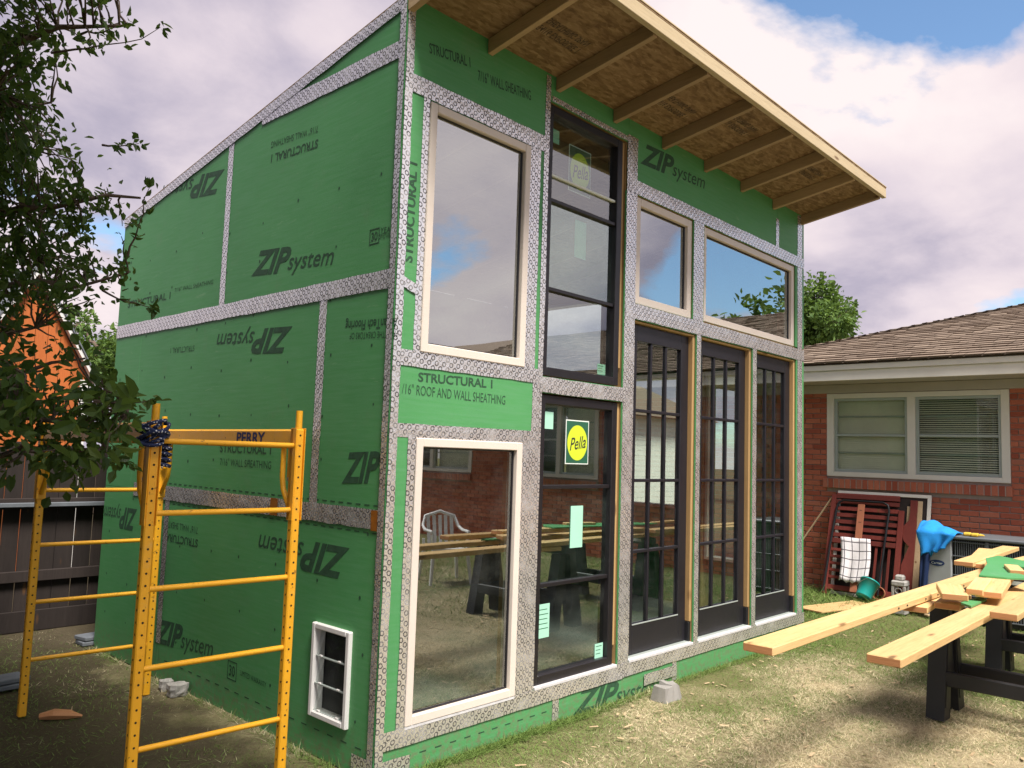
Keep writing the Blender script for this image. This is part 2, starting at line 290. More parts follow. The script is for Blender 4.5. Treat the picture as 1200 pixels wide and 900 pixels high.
# ------------------------------------------------------------------ mesh helpers
class MB:
    def __init__(s): s.v = []; s.f = []; s.sm = []; s.uv = None
    def add(s, vs, fs, smooth=False):
        b = len(s.v); s.v += [tuple(float(c) for c in x) for x in vs]
        for f in fs: s.f.append(tuple(b+i for i in f)); s.sm.append(smooth)
    def box(s, a, b):
        x0, y0, z0 = (min(p, q) for p, q in zip(a, b)); x1, y1, z1 = (max(p, q) for p, q in zip(a, b))
        s.add([(x0,y0,z0),(x1,y0,z0),(x1,y1,z0),(x0,y1,z0),(x0,y0,z1),(x1,y0,z1),(x1,y1,z1),(x0,y1,z1)],
              [(0,3,2,1),(4,5,6,7),(0,1,5,4),(1,2,6,5),(2,3,7,6),(3,0,4,7)]); return s
    def obox(s, o, X, Y, Z, b=.003):
        """chamfered box: o = corner, X/Y/Z = edge vectors"""
        o, X, Y, Z = (np.array(t, float) for t in (o, X, Y, Z)); L = [np.linalg.norm(t) for t in (X, Y, Z)]
        b = min(b, min(L)*.3); e = [t*(b/l) for t, l in zip((X, Y, Z), L)]; vs = []; idx = {}
        for i in (0, 1):
            for j in (0, 1):
                for k in (0, 1):
                    c = o + X*i + Y*j + Z*k; sg = [1-2*i, 1-2*j, 1-2*k]
                    for ax in range(3):
                        p = c.copy()
                        for q in range(3):
                            if q != ax: p = p + e[q]*sg[q]
                        idx[(i, j, k, ax)] = len(vs); vs.append(p)
        fs = []
        for ax in range(3):
            q, r = [(1, 2), (2, 0), (0, 1)][ax]
            for sd_ in (0, 1):
                lp = []
                for a_, b_ in ((0, 0), (1, 0), (1, 1), (0, 1)):
                    key = [0, 0, 0]; key[ax] = sd_; key[q] = a_; key[r] = b_; lp.append(idx[(*key, ax)])
                fs.append(tuple(lp if sd_ else lp[::-1]))
        for ax in range(3):
            q, r = [(1, 2), (2, 0), (0, 1)][ax]
            for a_ in (0, 1):
                for b_ in (0, 1):
                    k0 = [0]*3; k0[q] = a_; k0[r] = b_; k1 = list(k0); k1[ax] = 1
                    lp = [idx[(*k0, q)], idx[(*k1, q)], idx[(*k1, r)], idx[(*k0, r)]]
                    fs.append(tuple(lp if (a_ == b_) == False else lp[::-1]))
        for i in (0, 1):
            for j in (0, 1):
                for k in (0, 1):
                    lp = [idx[(i, j, k, 0)], idx[(i, j, k, 1)], idx[(i, j, k, 2)]]
                    fs.append(tuple(lp if (i+j+k) % 2 == 1 else lp[::-1]))
        s.add(vs, fs); return s
    def bx(s, a, b, c=.003):
        a2 = [min(p, q) for p, q in zip(a, b)]; d = [abs(q-p) for p, q in zip(a, b)]
        return s.obox(a2, (d[0], 0, 0), (0, d[1], 0), (0, 0, d[2]), c)
    def tube(s, pts, r, n=8, cap=True, smooth=True):
        pts = [np.array(p, float) for p in pts]; rs = r if hasattr(r, '__len__') else [r]*len(pts)
        rings = []; up = None
        for i, p in enumerate(pts):
            d = pts[min(i+1, len(pts)-1)] - pts[max(i-1, 0)]; d = d/(np.linalg.norm(d)+1e-12)
            if up is None: up = np.array([0, 0, 1.]) if abs(d[2]) < .9 else np.array([1., 0, 0])
            a = np.cross(d, up); a /= np.linalg.norm(a)+1e-12; c = np.cross(a, d); up = c
            rings.append([p + rs[i]*(a*math.cos(2*math.pi*k/n) + c*math.sin(2*math.pi*k/n)) for k in range(n)])
        fs = []
        for i in range(len(pts)-1):
            for k in range(n): fs.append((i*n+k, i*n+(k+1) % n, (i+1)*n+(k+1) % n, (i+1)*n+k))
        s.add([v for rg in rings for v in rg], fs, smooth)
        if cap:
            s.add(rings[0], [tuple(range(n))[::-1]]); s.add(rings[-1], [tuple(range(n))])
        return s
    def prism(s, poly, off):
        """polygon (3-D points) extruded along off"""
        n = len(poly); P = [np.array(p, float) for p in poly]; Q = [p + np.array(off, float) for p in P]
        s.add(P+Q, [tuple(range(n))[::-1], tuple(range(n, 2*n))] + [(i, (i+1) % n, n+(i+1) % n, n+i) for i in range(n)]); return s
    def lathe(s, c, prof, n=20, smooth=True, axis=None):
        vs = []; 
        for r_, h in prof:
            for k in range(n): vs.append((c[0]+r_*math.cos(2*math.pi*k/n), c[1]+r_*math.sin(2*math.pi*k/n), c[2]+h))
        fs = [(i*n+k, i*n+(k+1) % n, (i+1)*n+(k+1) % n, (i+1)*n+k) for i in range(len(prof)-1) for k in range(n)]
        s.add(vs, fs, smooth); return s
    def build(s, name, mat, parent=None, kind=None):
        me = bpy.data.meshes.new(name); me.from_pydata(s.v, [], s.f)
        me.polygons.foreach_set('use_smooth', s.sm)
        if s.uv is not None:
            l = me.uv_layers.new(name='UVMap'); flat = np.array([s.uv[i] for lp in me.loops for i in (lp.vertex_index,)], dtype=np.float32).ravel(); l.data.foreach_set('uv', flat)
        me.update(); return link(name, me, mat, parent, kind)
def link(name, me, mat, parent=None, kind=None, loc=None):
    if mat and not me.materials: me.materials.append(MATS[mat])
    o = bpy.data.objects.new(name, me); C.objects.link(o)
    if loc is not None: o.location = loc
    if parent: attach(o, parent)
    if kind: o['kind'] = kind
    return o
ROOTLOC = {}
def attach(o, parent):
    o.parent = parent
    o.matrix_parent_inverse = Matrix.Translation(-Vector(ROOTLOC.get(parent.name, (0, 0, 0))))
def thing(name, label, cat, loc=(0, 0, 0), group=None):
    o = bpy.data.objects.new(name, None); C.objects.link(o); o.location = [float(c) for c in loc]; o.empty_display_size = .1
    ROOTLOC[o.name] = [float(c) for c in loc]; tag(o, label, cat, group); return o
def tag(o, label, cat, group=None):
    o['label'] = label; o['category'] = cat
    if group: o['group'] = group
    return o
def fastmesh(name, V, k, col=None):
    """V: (n*k,3) vertices, every k of them one face; col: one value per face"""
    n = len(V)//k; me = bpy.data.meshes.new(name)
    me.vertices.add(n*k); me.vertices.foreach_set('co', np.asarray(V, np.float32).ravel())
    me.loops.add(n*k); me.loops.foreach_set('vertex_index', np.arange(n*k, dtype=np.int32))
    me.polygons.add(n); me.polygons.foreach_set('loop_start', np.arange(0, n*k, k, dtype=np.int32))
    if col is not None:
        a = me.attributes.new('Col', 'FLOAT', 'POINT'); a.data.foreach_set('value', np.repeat(np.asarray(col, np.float32), k))
    me.update(calc_edges=True); me.validate(); return me

# ------------------------------------------------------------------ ground and lawn
GZ = -.03
mb = MB(); n = 60
gx = np.concatenate([np.linspace(-150, -12, 8)[:-1], np.linspace(-12, 20, 65), np.linspace(20, 150, 8)[1:]])
gy = np.concatenate([np.linspace(-150, -16, 8)[:-1], np.linspace(-16, 16, 65), np.linspace(16, 150, 8)[1:]])
vs = [(x, y, GZ + (.012*math.sin(x*1.7+y)*math.sin(y*1.3-.6*x) if abs(x) < 15 and abs(y) < 12 else 0) - .008) for y in gy for x in gx]
nx = len(gx); mb.add(vs, [(j*nx+i, j*nx+i+1, (j+1)*nx+i+1, (j+1)*nx+i) for j in range(len(gy)-1) for i in range(nx-1)], True)
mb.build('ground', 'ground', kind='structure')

def blades(N, x0, x1, y0, y1, h0, h1, wid):
    x = rng.uniform(x0, x1, N); y = rng.uniform(y0, y1, N)
    dns = .5+.5*np.sin(x*2.1+1.3*np.sin(y*2.7))*np.sin(y*1.9+.7*np.sin(x*1.4)); keep = rng.uniform(0, 1, N) < .25+.75*dns
    keep &= ~((x > -.01) & (x < 4.95) & (y > -.005) & (y < 3.6))
    x, y = x[keep], y[keep]; n_ = len(x); h = rng.uniform(h0, h1, n_)*(.6+.8*rng.random(n_)**2); a = rng.uniform(0, 2*np.pi, n_)
    ln = rng.uniform(.4, 2.6, n_); la = rng.uniform(0, 2*np.pi, n_)
    B = np.stack([x, y, np.full(n_, GZ-.006)], 1); W = np.stack([np.cos(a), np.sin(a), 0*a], 1)*(wid*rng.uniform(.6, 1.3, n_))[:, None]
    T = B + np.stack([h*ln*np.cos(la), h*ln*np.sin(la), h/np.sqrt(1+.4*ln**2)], 1)
    return np.stack([B-W, B+W, T], 1).reshape(-1, 3), rng.random(n_)
parts = [blades(190000, -.6, 5.2, -2.7, 0, .010, .030, .0020), blades(110000, 4.0, 8.1, -2.6, 2.2, .012, .04, .0028), blades(24000, -2.0, 0.0, -.3, 4.4, .010, .03, .0022),
         blades(25000, 4.9, 8.0, 0, 6, .03, .09, .004), blades(50000, -1, 9, -8, -2.7, .03, .06, .005), blades(3500, 6.9, 8.0, -.2, 1.6, .08, .16, .005), blades(9000, -.05, 4.95, -.07, -.006, .03, .07, .0022), blades(2500, -.07, -.01, 0, 3.5, .03, .06, .0022)]
me = fastmesh('lawn', np.concatenate([p[0] for p in parts]), 3, np.concatenate([p[1] for p in parts]))
lw = link('lawn', me, 'grass', kind='stuff'); tag(lw, 'patchy lawn of green and dried straw-coloured grass', 'grass')

V = []; cc_ = []
for _ in range(420):                    # sawdust chips and splinters trodden into the grass
    x, y = rng.uniform(.3, 6.5), rng.uniform(-2.6, -.15); a_ = rng.uniform(0, 6.28); l_, w_ = rng.uniform(.006, .035), rng.uniform(.003, .010); d_ = np.array([math.cos(a_), math.sin(a_), rng.uniform(-.2, .2)]); e_ = np.array([-math.sin(a_), math.cos(a_), rng.uniform(-.2, .2)]); p_ = np.array([x, y, GZ+rng.uniform(.004, .014)])
    V += [p_-d_*l_-e_*w_, p_+d_*l_-e_*w_*.4, p_+d_*l_*.8+e_*w_, p_-d_*l_+e_*w_]
ck = link('wood_chips', fastmesh('wood_chips', np.array(V), 4), 'old_wood', kind='stuff'); tag(ck, 'scattered wood chips and splinters on the lawn', 'wood chips')
# ------------------------------------------------------------------ the green sheathed building
W, DP, SL, ZT = 4.93, 3.55, .163, 3.945
def ztop(y): return ZT - SL*y
house = thing('backyard_studio', 'tall green sheathed studio building with silver taped seams and a single slope roof', 'building', (2.4, 1.8, GZ))
def front_panel(x0, x1, z0, z1): return MB().box((x0, 0, z0), (x1, .011, z1)).build('sheathing_panel', 'zip_green', house)
OP = dict(UL=(.175, .985, 2.075, 3.43), LL=(.175, .99, .19, 1.64), BU=(1.15, 1.985, 2.045, 3.775), BL=(1.15, 1.985, .20, 1.945),
          S=(2.125, 2.89, 2.645, 3.425), B=(3.055, 4.745, 2.655, 3.425), D1=(2.115, 2.955, .205, 2.535), D2=(3.025, 3.885, .205, 2.535), D3=(3.965, 4.765, .205, 2.535))
bands = [(0, 1.357, GZ, .19), (1.36, 2.70, GZ, .20), (2.703, W, GZ, .205), (0, .175, .19, 1.64), (.99, 1.15, .19, 1.64), (0, 1.15, 1.643, 2.075), (0, .175, 2.078, 3.43),
         (.985, 1.15, 2.078, 3.43), (0, 1.15, 3.433, ZT), (1.15, 2.0, 3.775, ZT), (1.15, 1.985, 1.945, 2.045), (1.985, 2.115, .20, 3.425), (2.003, 4.356, 3.428, ZT), (4.359, W, 3.428, ZT),
         (2.118, W, 2.535, 2.645), (2.89, 3.055, 2.648, 3.425), (4.745, W, 2.658, 3.425), (2.955, 3.025, .208, 2.532), (3.885, 3.965, .208, 2.532), (4.765, W, .208, 2.532)]
for b in bands: front_panel(*b)
def side_panel(poly, x=0., th=.011, holes=None):
    return MB().prism([(x, y, z) for y, z in poly], (th, 0, 0)).build('sheathing_panel', 'zip_green', house)
yc = (ZT-3.663)/SL
# left wall: rows of sheets
PD = (.225, .535, .18, .635)           # louvre opening y0,y1,z0,z1
m0 = MB()
for a, b, c, d in ((.012, PD[0], GZ, 1.2185), (PD[1], 2.42, GZ, 1.2185), (PD[0], PD[1], GZ, PD[2]), (PD[0], PD[1], PD[3], 1.2185)): m0.box((0, a, c), (.011, b, d))
m0.build('sheathing_panel', 'zip_green', house)
side_panel([(2.423, GZ), (DP, GZ), (DP, 1.2185), (2.423, 1.2185)])
side_panel([(.012, 1.2215), (.63, 1.2215), (.63, 2.4385), (.012, 2.4385)]); side_panel([(.633, 1.2215), (3.07, 1.2215), (3.07, 2.4385), (.633, 2.4385)]); side_panel([(3.073, 1.2215), (DP, 1.2215), (DP, 2.4385), (3.073, 2.4385)])
y2 = (ZT-3.6585)/SL
side_panel([(.012, 2.4415), (1.82, 2.4415), (1.82, ztop(1.82)-.002), (y2, 3.6585), (.012, 3.6585)]); side_panel([(1.823, 2.4415), (DP, 2.4415), (DP, ztop(DP)-.002), (1.823, ztop(1.823)-.002)])
side_panel([(.012, 3.6615), (y2-.03, 3.6615), (.012, ztop(.012)-.002)])
# back wall and right wall (right one has three window openings that show as bright panes through the front glass)
MB().box((.012, DP-.011, GZ), (W-.012, DP, ztop(DP)-.01)).build('sheathing_panel', 'zip_green', house)
RH = [(.55, .92, .62, 2.42), (1.28, 2.05, 1.10, 2.42), (2.30, 3.30, 2.56, 3.34)]
mb = MB(); xs = (W-.011, W)
def rp(y0, y1, z0, z1): mb.box((xs[0], y0, z0), (xs[1], y1, z1))
rp(.012, .55, GZ, 3.36); rp(.55, .92, GZ, .62); rp(.55, .92, 2.42, 3.36); rp(.92, 1.28, GZ, 3.36); rp(1.28, 2.05, GZ, 1.10); rp(1.28, 2.05, 2.42, 3.36); rp(2.05, 2.30, GZ, 3.36)
rp(2.30, 3.30, GZ, 2.56); rp(3.30, DP-.012, GZ, 3.36)
mb.prism([(xs[0], .012, 3.36), (xs[0], DP-.012, 3.36), (xs[0], .012, ztop(0)-.004)], (.011, 0, 0)); mb.build('sheathing_panel', 'zip_green', house)
# inside: floor slab, lining boards and studs
MB().box((.02, .02, GZ-.05), (W-.02, DP-.02, .10)).build('floor_slab', 'concrete', house)
MB().box((.02, DP-.16, .10), (W-.17, DP-.152, 3.3)).build('lining_board', 'osb', house)
MB().prism([(.155, .17, .10), (.155, DP-.17, .10), (.155, DP-.17, 3.2), (.155, .17, 3.75)], (.008, 0, 0)).build('lining_board', 'osb', house)
for y0, y1, z0, z1 in RH:
    f = MB()
    for a, b in (((W-.15, y0-.03, z0-.03), (W-.013, y0, z1+.03)), ((W-.15, y1, z0-.03), (W-.013, y1+.03, z1+.03)), ((W-.15, y0, z0-.03), (W-.013, y1, z0)), ((W-.15, y0, z1), (W-.013, y1, z1+.03))): f.bx(a, b)
    wn = f.build('window', 'tan_frame', house); MB().box((W-.06, y0, z0), (W-.055, y1, z1)).build('pane', 'glass_flap', wn)
for y in np.arange(.16, 3.5, .406):
    if not any(h[0]-.05 < y < h[1]+.04 for h in RH): MB().bx((W-.152, y, .10), (W-.013, y+.038, ztop(y)-.1)).build('stud', 'pine_z', house)
# front framing round every opening (its edges show in the reveals)
for k, (x0, x1, z0, z1) in OP.items():
    f = MB(); e = .018
    f.box((x0-.036, .012, z0-.036), (x0-.002, .15, z1+.036)); f.box((x1+.002, .012, z0-.036), (x1+.034, .15, z1+.036)); f.box((x0-.002, .012, z0-.036), (x1+.002, .15, z0-.002)); f.box((x0-.002, .012, z1+.002), (x1+.002, .15, z1+.036))
    f.build('rough_framing', 'pine_z', house)

# ---- seam tape
def tape(face, u0, v0, u1, v1, wid, lift=.0018, patina=False, name='seam_tape', mat='tape'):
    """strip from (u0,v0) to (u1,v1) on a wall; face 'F': (x,z) at y=0, 'L': (y,z) at x=0"""
    a, b = np.array([u0, v0], float), np.array([u1, v1], float); d = b-a; L = np.linalg.norm(d); d /= L; nrm = np.array([-d[1], d[0]])
    ns = max(2, int(L/.09)); V = []; UV = []; F_ = []; uo = random.random()*2
    wl = [random.uniform(-.0025, .0025) for _ in range(ns+1)]; wr = [random.uniform(-.0025, .0025) for _ in range(ns+1)]
    for i in range(ns+1):
        t_ = L*i/ns
        for sgn, wob in ((-1, wl[i]), (0, 0), (1, wr[i])):
            o_ = sgn*wid/2 + wob; p = a + d*t_ + nrm*o_; l_ = lift + (random.uniform(0, .0012) if sgn == 0 else random.uniform(0, .0006))
            V.append((p[0], -l_, p[1]) if face == 'F' else (-l_, p[0], p[1])); UV.append((t_+uo, o_+.01))
    for i in range(ns):
        for c in (0, 1):
            q = (i*3+c, i*3+c+1, i*3+c+4, i*3+c+3); F_.append(q)
    m = MB(); m.add(V, F_, False); m.uv = UV
    # make sure normals look outwards
    p0, p1, p2 = (np.array(V[i]) for i in F_[0][:3]); nn = np.cross(p1-p0, p2-p0); out = np.array([0, -1, 0]) if face == 'F' else np.array([-1, 0, 0])
    if nn @ out < 0: m.f = [f[::-1] for f in m.f]
    return m.build(name, mat, house)
F, L_ = 'F', 'L'
T = lambda *a, **k: tape(F, *a, **k)
# openings
T(.155, 2.02, .155, 3.50, .045, .002); T(1.03, 2.02, 1.03, 3.50, .094, .002); T(1.131, 1.99, 1.131, 3.93, .045, .0024); T(0, 3.483, 1.15, 3.483, .098, .0045); T(.04, 2.042, 1.15, 2.042, .085, .0045)
T(0, 1.672, 1.15, 1.672, .072, .002); T(.15, .16, .15, 1.66, .05, .0045); T(1.028, .13, 1.028, 1.70, .078, .0045); T(1.108, .13, 1.108, 2.0, .086, .002)
T(1.13, 1.995, 2.0, 1.995, .094, .0045); T(2.052, .15, 2.052, 3.83, .125, .0024); T(1.17, 3.795, 2.0, 3.795, .035, .002); T(2.01, 3.478, W, 3.478, .10, .0045)
T(2.0, 2.592, W, 2.592, .105, .0045); T(2.972, 2.62, 2.972, 3.45, .15, .002); T(2.99, .19, 2.99, 2.56, .062, .002); T(3.925, .19, 3.925, 2.56, .072, .002); T(4.84, .1, 4.84, 3.93, .105, .0024)
T(0, .15, 2.05, .15, .088, .007); T(2.05, .158, W, .158, .088, .007); T(1.36, GZ+.01, 1.36, .15, .058, .002); T(2.70, GZ+.01, 2.70, .15, .058, .002); T(4.357, 3.46, 4.357, 3.79, .06, .002)
T(.0, .015, .22, .012, .09, .0095); T(2.3, .052, 2.72, .05, .075, .0095)
T(.04, 2.43, .135, 2.40, .05, .007)
# corner strip, both faces
T(.024, GZ, .024, 3.93, .05, .0095); LT = lambda *a, **k: tape(L_, *a, **k)
LT(.020, GZ, .020, 3.93, .046, .0095)
LT(0, 2.44, DP, 2.44, .098, .0045); LT(0, 1.22, 3.0, 1.22, .098, .0045); LT(0, 3.66, 1.43, 3.66, .098, .0045); LT(1.82, 2.46, 1.82, ztop(1.82), .07, .002); LT(.63, 1.2, .63, 2.44, .072, .002); LT(2.42, .2, 2.42, 1.22, .07, .002)
LT(0, ztop(0)-.034, DP, ztop(DP)-.034, .068, .007); LT(0, .03, .16, .03, .09, .012)
LT(.03, 1.215, .10, 1.212, .10, .007, name='tape_patch', mat='orange_patina'); LT(.98, 1.22, 1.06, 1.222, .10, .007, name='tape_patch', mat='orange_patina')
# white sill membrane strips
for x0, x1, z in ((.18, .985, .196), (1.16, 1.98, .206), (2.12, 2.95, .211), (3.03, 3.88, .211), (3.97, 4.76, .211)):
    MB().bx((x0, -.009, z-.016), (x1, .03, z+.003), .002).build('sill_membrane', 'membrane', house)

# ---- windows
def frame_mesh(x0, x1, z0, z1, w_, y0, y1, m=None):
    m = m or MB(); m.bx((x0, y0, z0), (x0+w_, y1, z1), .004); m.bx((x1-w_, y0, z0), (x1, y1, z1), .004); m.bx((x0+w_, y0, z0), (x1-w_, y1, z0+w_), .004); m.bx((x0+w_, y0, z1-w_), (x1-w_, y1, z1), .004); return m
def pane(x0, x1, z0, z1, y, parent, mat='glass', th=.005): return MB().box((x0, y, z0), (x1, y+th, z1)).build('pane', mat, parent)
def tan_window(k, y0, w_):
    x0, x1, z0, z1 = OP[k]; m = frame_mesh(x0+.004, x1-.004, z0+.006, z1-.004, w_, y0, y0+.085); o = m.build('window', 'tan_frame', house)
    # inner dark glazing bead
    b = frame_mesh(x0+.004+w_, x1-.004-w_, z0+.006+w_, z1-.004-w_, .009, y0+.026, y0+.06); b.build('glazing_bead', 'black_frame', o)
    pane(x0+w_+.012, x1-w_-.012, z0+w_+.012, z1-w_-.012, y0+.034, o, 'glass_low' if k == 'LL' else 'glass'); return o
tan_window('UL', -.012, .048); tan_window('LL', -.012, .046); tan_window('S', .012, .058); tan_window('B', .012, .055)
def sticker(pl, pr, h, y, mat, parent, name='sticker'):
    a, b = onp(pl, 1, y), onp(pr, 1, y); zc = (a[2]+b[2])/2
    return MB().box((a[0], y-.0015, zc-h/2), (b[0], y-.0003, zc+h/2)).build(name, mat, parent)
def black_window(k, bars):
    x0, x1, z0, z1 = OP[k]; y0 = .014; xw = x1-.03
    o = frame_mesh(x0+.004, xw, z0+.008, z1-.008, .055, y0, y0+.09).build('window', 'black_frame', house)
    MB().bx((xw+.003, .02, z0+.13), (x1-.003, .10, z1-.01)).build('shim', 'pine_z', o)
    zs = [z0+.063] + bars + [z1-.063]
    for zb in bars: MB().bx((x0+.059, y0+.012, zb-.012), (xw-.055, y0+.04, zb+.012)).build('muntin', 'black_frame', o)
    for a, b in zip(zs[:-1], zs[1:]): pane(x0+.055, xw-.05, a, b, y0+.036, o, 'glass_lowe')
    return o
bu = black_window('BU', [3.165, 2.60]); bl = black_window('BL', [1.375, .785])
MB().bx((1.21, .03, 3.32), (1.90, .05, 3.335), .002).build('tape_strip', 'sticker_white', bu)
YS = .046

# ---- doors
def door(k):
    x0, x1, z0, z1 = OP[k]; y0 = .048; xs_ = x1-.035; m = MB()
    st, tr_, br = .105, .115, .20
    m.bx((x0+.004, y0, z0+.02), (x0+.004+st, y0+.044, z1-.02)); m.bx((xs_-st, y0, z0+.02), (xs_, y0+.044, z1-.02)); m.bx((x0+.004+st, y0, z0+.02), (xs_-st, y0+.044, z0+.02+br)); m.bx((x0+.004+st, y0, z1-.02-tr_), (xs_-st, y0+.044, z1-.02))
    o = m.build('door', 'black_door', house); gx0, gx1, gz0, gz1 = x0+.004+st, xs_-st, z0+.02+br, z1-.02-tr_
    for i in (1, 2): xx = gx0+(gx1-gx0)*i/3; MB().bx((xx-.011, y0+.006, gz0), (xx+.011, y0+.038, gz1)).build('muntin', 'black_door', o)
    for j in (1, 2, 3): zz_ = gz0+(gz1-gz0)*j/4; MB().bx((gx0, y0+.0045, zz_-.011), (gx1, y0+.0395, zz_+.011)).build('muntin', 'black_door', o)
    for i in range(3):
        for j in range(4): pane(gx0+(gx1-gx0)*i/3+.008, gx0+(gx1-gx0)*(i+1)/3-.008, gz0+(gz1-gz0)*j/4+.008, gz0+(gz1-gz0)*(j+1)/4-.008, y0+.02, o, 'glass_lowe')
    MB().bx((gx0, y0-.004, gz0-.006), (gx1, y0-.0005, gz0+.003), .001).build('glazing_bead', 'alum', o)
    MB().bx((xs_+.004, .014, z0+.16), (x1-.003, .11, z1-.012)).build('jamb', 'pine_z', o); MB().bx((xs_+.004, .02, z0+.01), (x1-.003, .11, z0+.155)).build('jamb_foot', 'black_plastic', o)
    MB().bx((x0+.003, .016, z1-.014), (x1-.003, .11, z1-.002)).build('head_jamb', 'pine', o)
    MB().bx((x0+.004, .02, z0), (x1-.004, .12, z0+.014), .002).build('threshold', 'alum', o); return o
for k in ('D1', 'D2', 'D3'): door(k)

# ---- roof: deck, rafters, fascia
OV = .76; ROOF = MB().prism([(-.004, -OV, ztop(-OV)), (-.004, DP+.01, ztop(DP+.01)), (-.004, DP+.01, ztop(DP+.01)+.012), (-.004, -OV, ztop(-OV)+.012)], (W+.008, 0, 0)).build('roof_deck', 'osb', house)
for k in range(9):
    x = .61*k; x = min(max(x-.019, .0), W-.04)
    if k == 0: x = -.002
    m = MB(); m.obox((x, -OV+.04, ztop(-OV+.04)-.0905), (.038, 0, 0), (0, OV-.042, -SL*(OV-.042)), (0, 0, .089), .002); m.build('rafter', 'pine_y', ROOF)
    m = MB(); m.obox((min(max(x, .014), W-.052), .013, ztop(.013)-.0905), (.037, 0, 0), (0, DP-.03, -SL*(DP-.03)), (0, 0, .089), .002); m.build('rafter', 'pine_y', ROOF)
MB().obox((-.006, -OV, ztop(-OV)-.085), (W+.012, 0, 0), (0, .038, 0), (0, 0, .084), .003).build('fascia_board', 'pine_pale', ROOF)
MB().box((-.01, -OV-.004, ztop(-OV)+.0125), (W+.01, -OV+.05, ztop(-OV)+.019)).build('drip_edge', 'pine_pale', ROOF)

# ---- louvre window low in the left wall
m = MB(); fw = .030
for a, b in (((-.022, PD[0]-.012, PD[2]-.012), (.05, PD[0]+fw-.012, PD[3]+.012)), ((-.022, PD[1]-fw+.012, PD[2]-.012), (.05, PD[1]+.012, PD[3]+.012)),
             ((-.022, PD[0]+fw-.012, PD[2]-.012), (.05, PD[1]-fw+.012, PD[2]+fw-.012)), ((-.022, PD[0]+fw-.012, PD[3]-fw+.012), (.05, PD[1]-fw+.012, PD[3]+.012))): m.bx(a, b, .005)
lv = m.build('louvre_window', 'white_vinyl', house)
MB().box((.051, PD[0]-.01, PD[2]-.01), (.056, PD[1]+.01, PD[3]+.01)).build('backing', 'black_plastic', lv)
g0, g1, h0, h1 = PD[0]+fw-.012, PD[1]-fw+.012, PD[2]+fw-.012, PD[3]-fw+.012
for i in range(3):
    a = h0+(h1-h0)*i/3; b = h0+(h1-h0)*(i+1)/3
    m = MB(); m.obox((-.004, g0+.003, a+.004), (0, g1-g0-.006, 0), (.022, 0, b-a-.012), (.003, 0, -.0004), .0005); m.build('pane', 'glass_flap', lv)
    MB().bx((-.010, g0+.002, a-.003), (.004, g1-.002, a+.004), .001).build('rail', 'alum', lv)
    for yy in (g0+.05, g1-.06): MB().bx((-.014, yy, a+.002), (-.004, yy+.02, a+.010), .001).build('clip', 'white_vinyl', lv)

# ---- printed lettering
def text_mesh(s, size=1., shear=0., offset=0., space=1.):
    cu_ = bpy.data.curves.new('t', 'FONT'); cu_.body = s; cu_.size = size; cu_.shear = shear; cu_.offset = offset; cu_.space_character = space; cu_.resolution_u = 3
    ob = bpy.data.objects.new('t', cu_); C.objects.link(ob); me_ = bpy.data.meshes.new_from_object(ob)
    bpy.data.objects.remove(ob); bpy.data.curves.remove(cu_)
    v = np.array([tuple(x.co) for x in me_.vertices]); f = [tuple(p.vertices) for p in me_.polygons]; bpy.data.meshes.remove(me_); return v, f
def lettering(s, start, end, h, face, parent, mat='zip_ink', shear=0., offset=0., eps=.0012, plane=0., mbx=None, space=1., vshift=0.):
    """text whose middle line runs from pixel start to pixel end on a wall, cap height h (m)"""
    ax = {'F': 1, 'L': 0}.get(face, face); n_ = np.zeros(3); n_[ax] = -1
    a, b = (onp(p, ax, plane) for p in (start, end)); return lettering3(s, a, b, h, n_, parent, mat, shear, offset, eps, mbx, space, vshift)
def lettering3(s, a, b, h, n_, parent, mat='zip_ink', shear=0., offset=0., eps=.0012, mbx=None, space=1., vshift=0., name='printed_lettering'):
    r = b-a; Lw = np.linalg.norm(r); r = r/Lw; u = np.cross(n_, r)
    v, f = text_mesh(s, 1., shear, offset, space); mn, mx = v.min(0), v.max(0)
    X = (v[:, 0]-mn[0])/(mx[0]-mn[0])*Lw; cap = .70; Y = (v[:, 1]/cap-.5+vshift)*h
    P = a + np.outer(X, r) + np.outer(Y, u) + np.array(n_)*eps
    m = mbx or MB(); m.add(P, f)
    if mbx is None: return m.build(name, mat, parent)
def zip_logo(start, end, h, face, parent, cut=None, only_zip=False):
    ax = {'F': 1, 'L': 0}[face]; n_ = np.zeros(3); n_[ax] = -1; a, b = (onp(p, ax, 0.) for p in (start, end)); m = MB()
    if only_zip: lettering3('ZIP', a, b, h, n_, house, shear=.35, offset=.035, mbx=m)
    else:
        c = a+(b-a)*.50; lettering3('ZIP', a, c, h, n_, house, shear=.35, offset=.035, mbx=m); lettering3('system', a+(b-a)*.47, b, h*.72, n_, house, shear=.25, offset=.004, mbx=m, vshift=-.12)
    return m.build('printed_lettering', 'zip_ink', house)
# left wall
zip_logo((296, 309), (392, 296), .145, 'L', house); zip_logo((262, 212), (190, 228), .15, 'L', house); zip_logo((342, 398), (254, 403), .145, 'L', house)
zip_logo((409, 662), (303, 640), .155, 'L', house); zip_logo((401, 548), (446, 547), .15, 'L', house, only_zip=True); zip_logo((182, 738), (250, 757), .15, 'L', house); zip_logo((160, 610), (122, 603), .15, 'L', house)
lettering('STRUCTURAL 1', (373, 168), (318, 186), .05, 'L', house, offset=.02); lettering('7/16" WALL SHEATHING', (373, 151), (318, 170), .04, 'L', house)
lettering('STRUCTURAL 1', (258, 525), (318, 527), .05, 'L', house, offset=.02); lettering('7/16" WALL SHEATHING', (258, 541), (318, 545), .045, 'L', house)
lettering('STRUCTURAL 1', (232, 637), (188, 628), .05, 'L', house, offset=.02); lettering('7/16" WALL SHEATHING', (232, 622), (188, 612), .045, 'L', house)
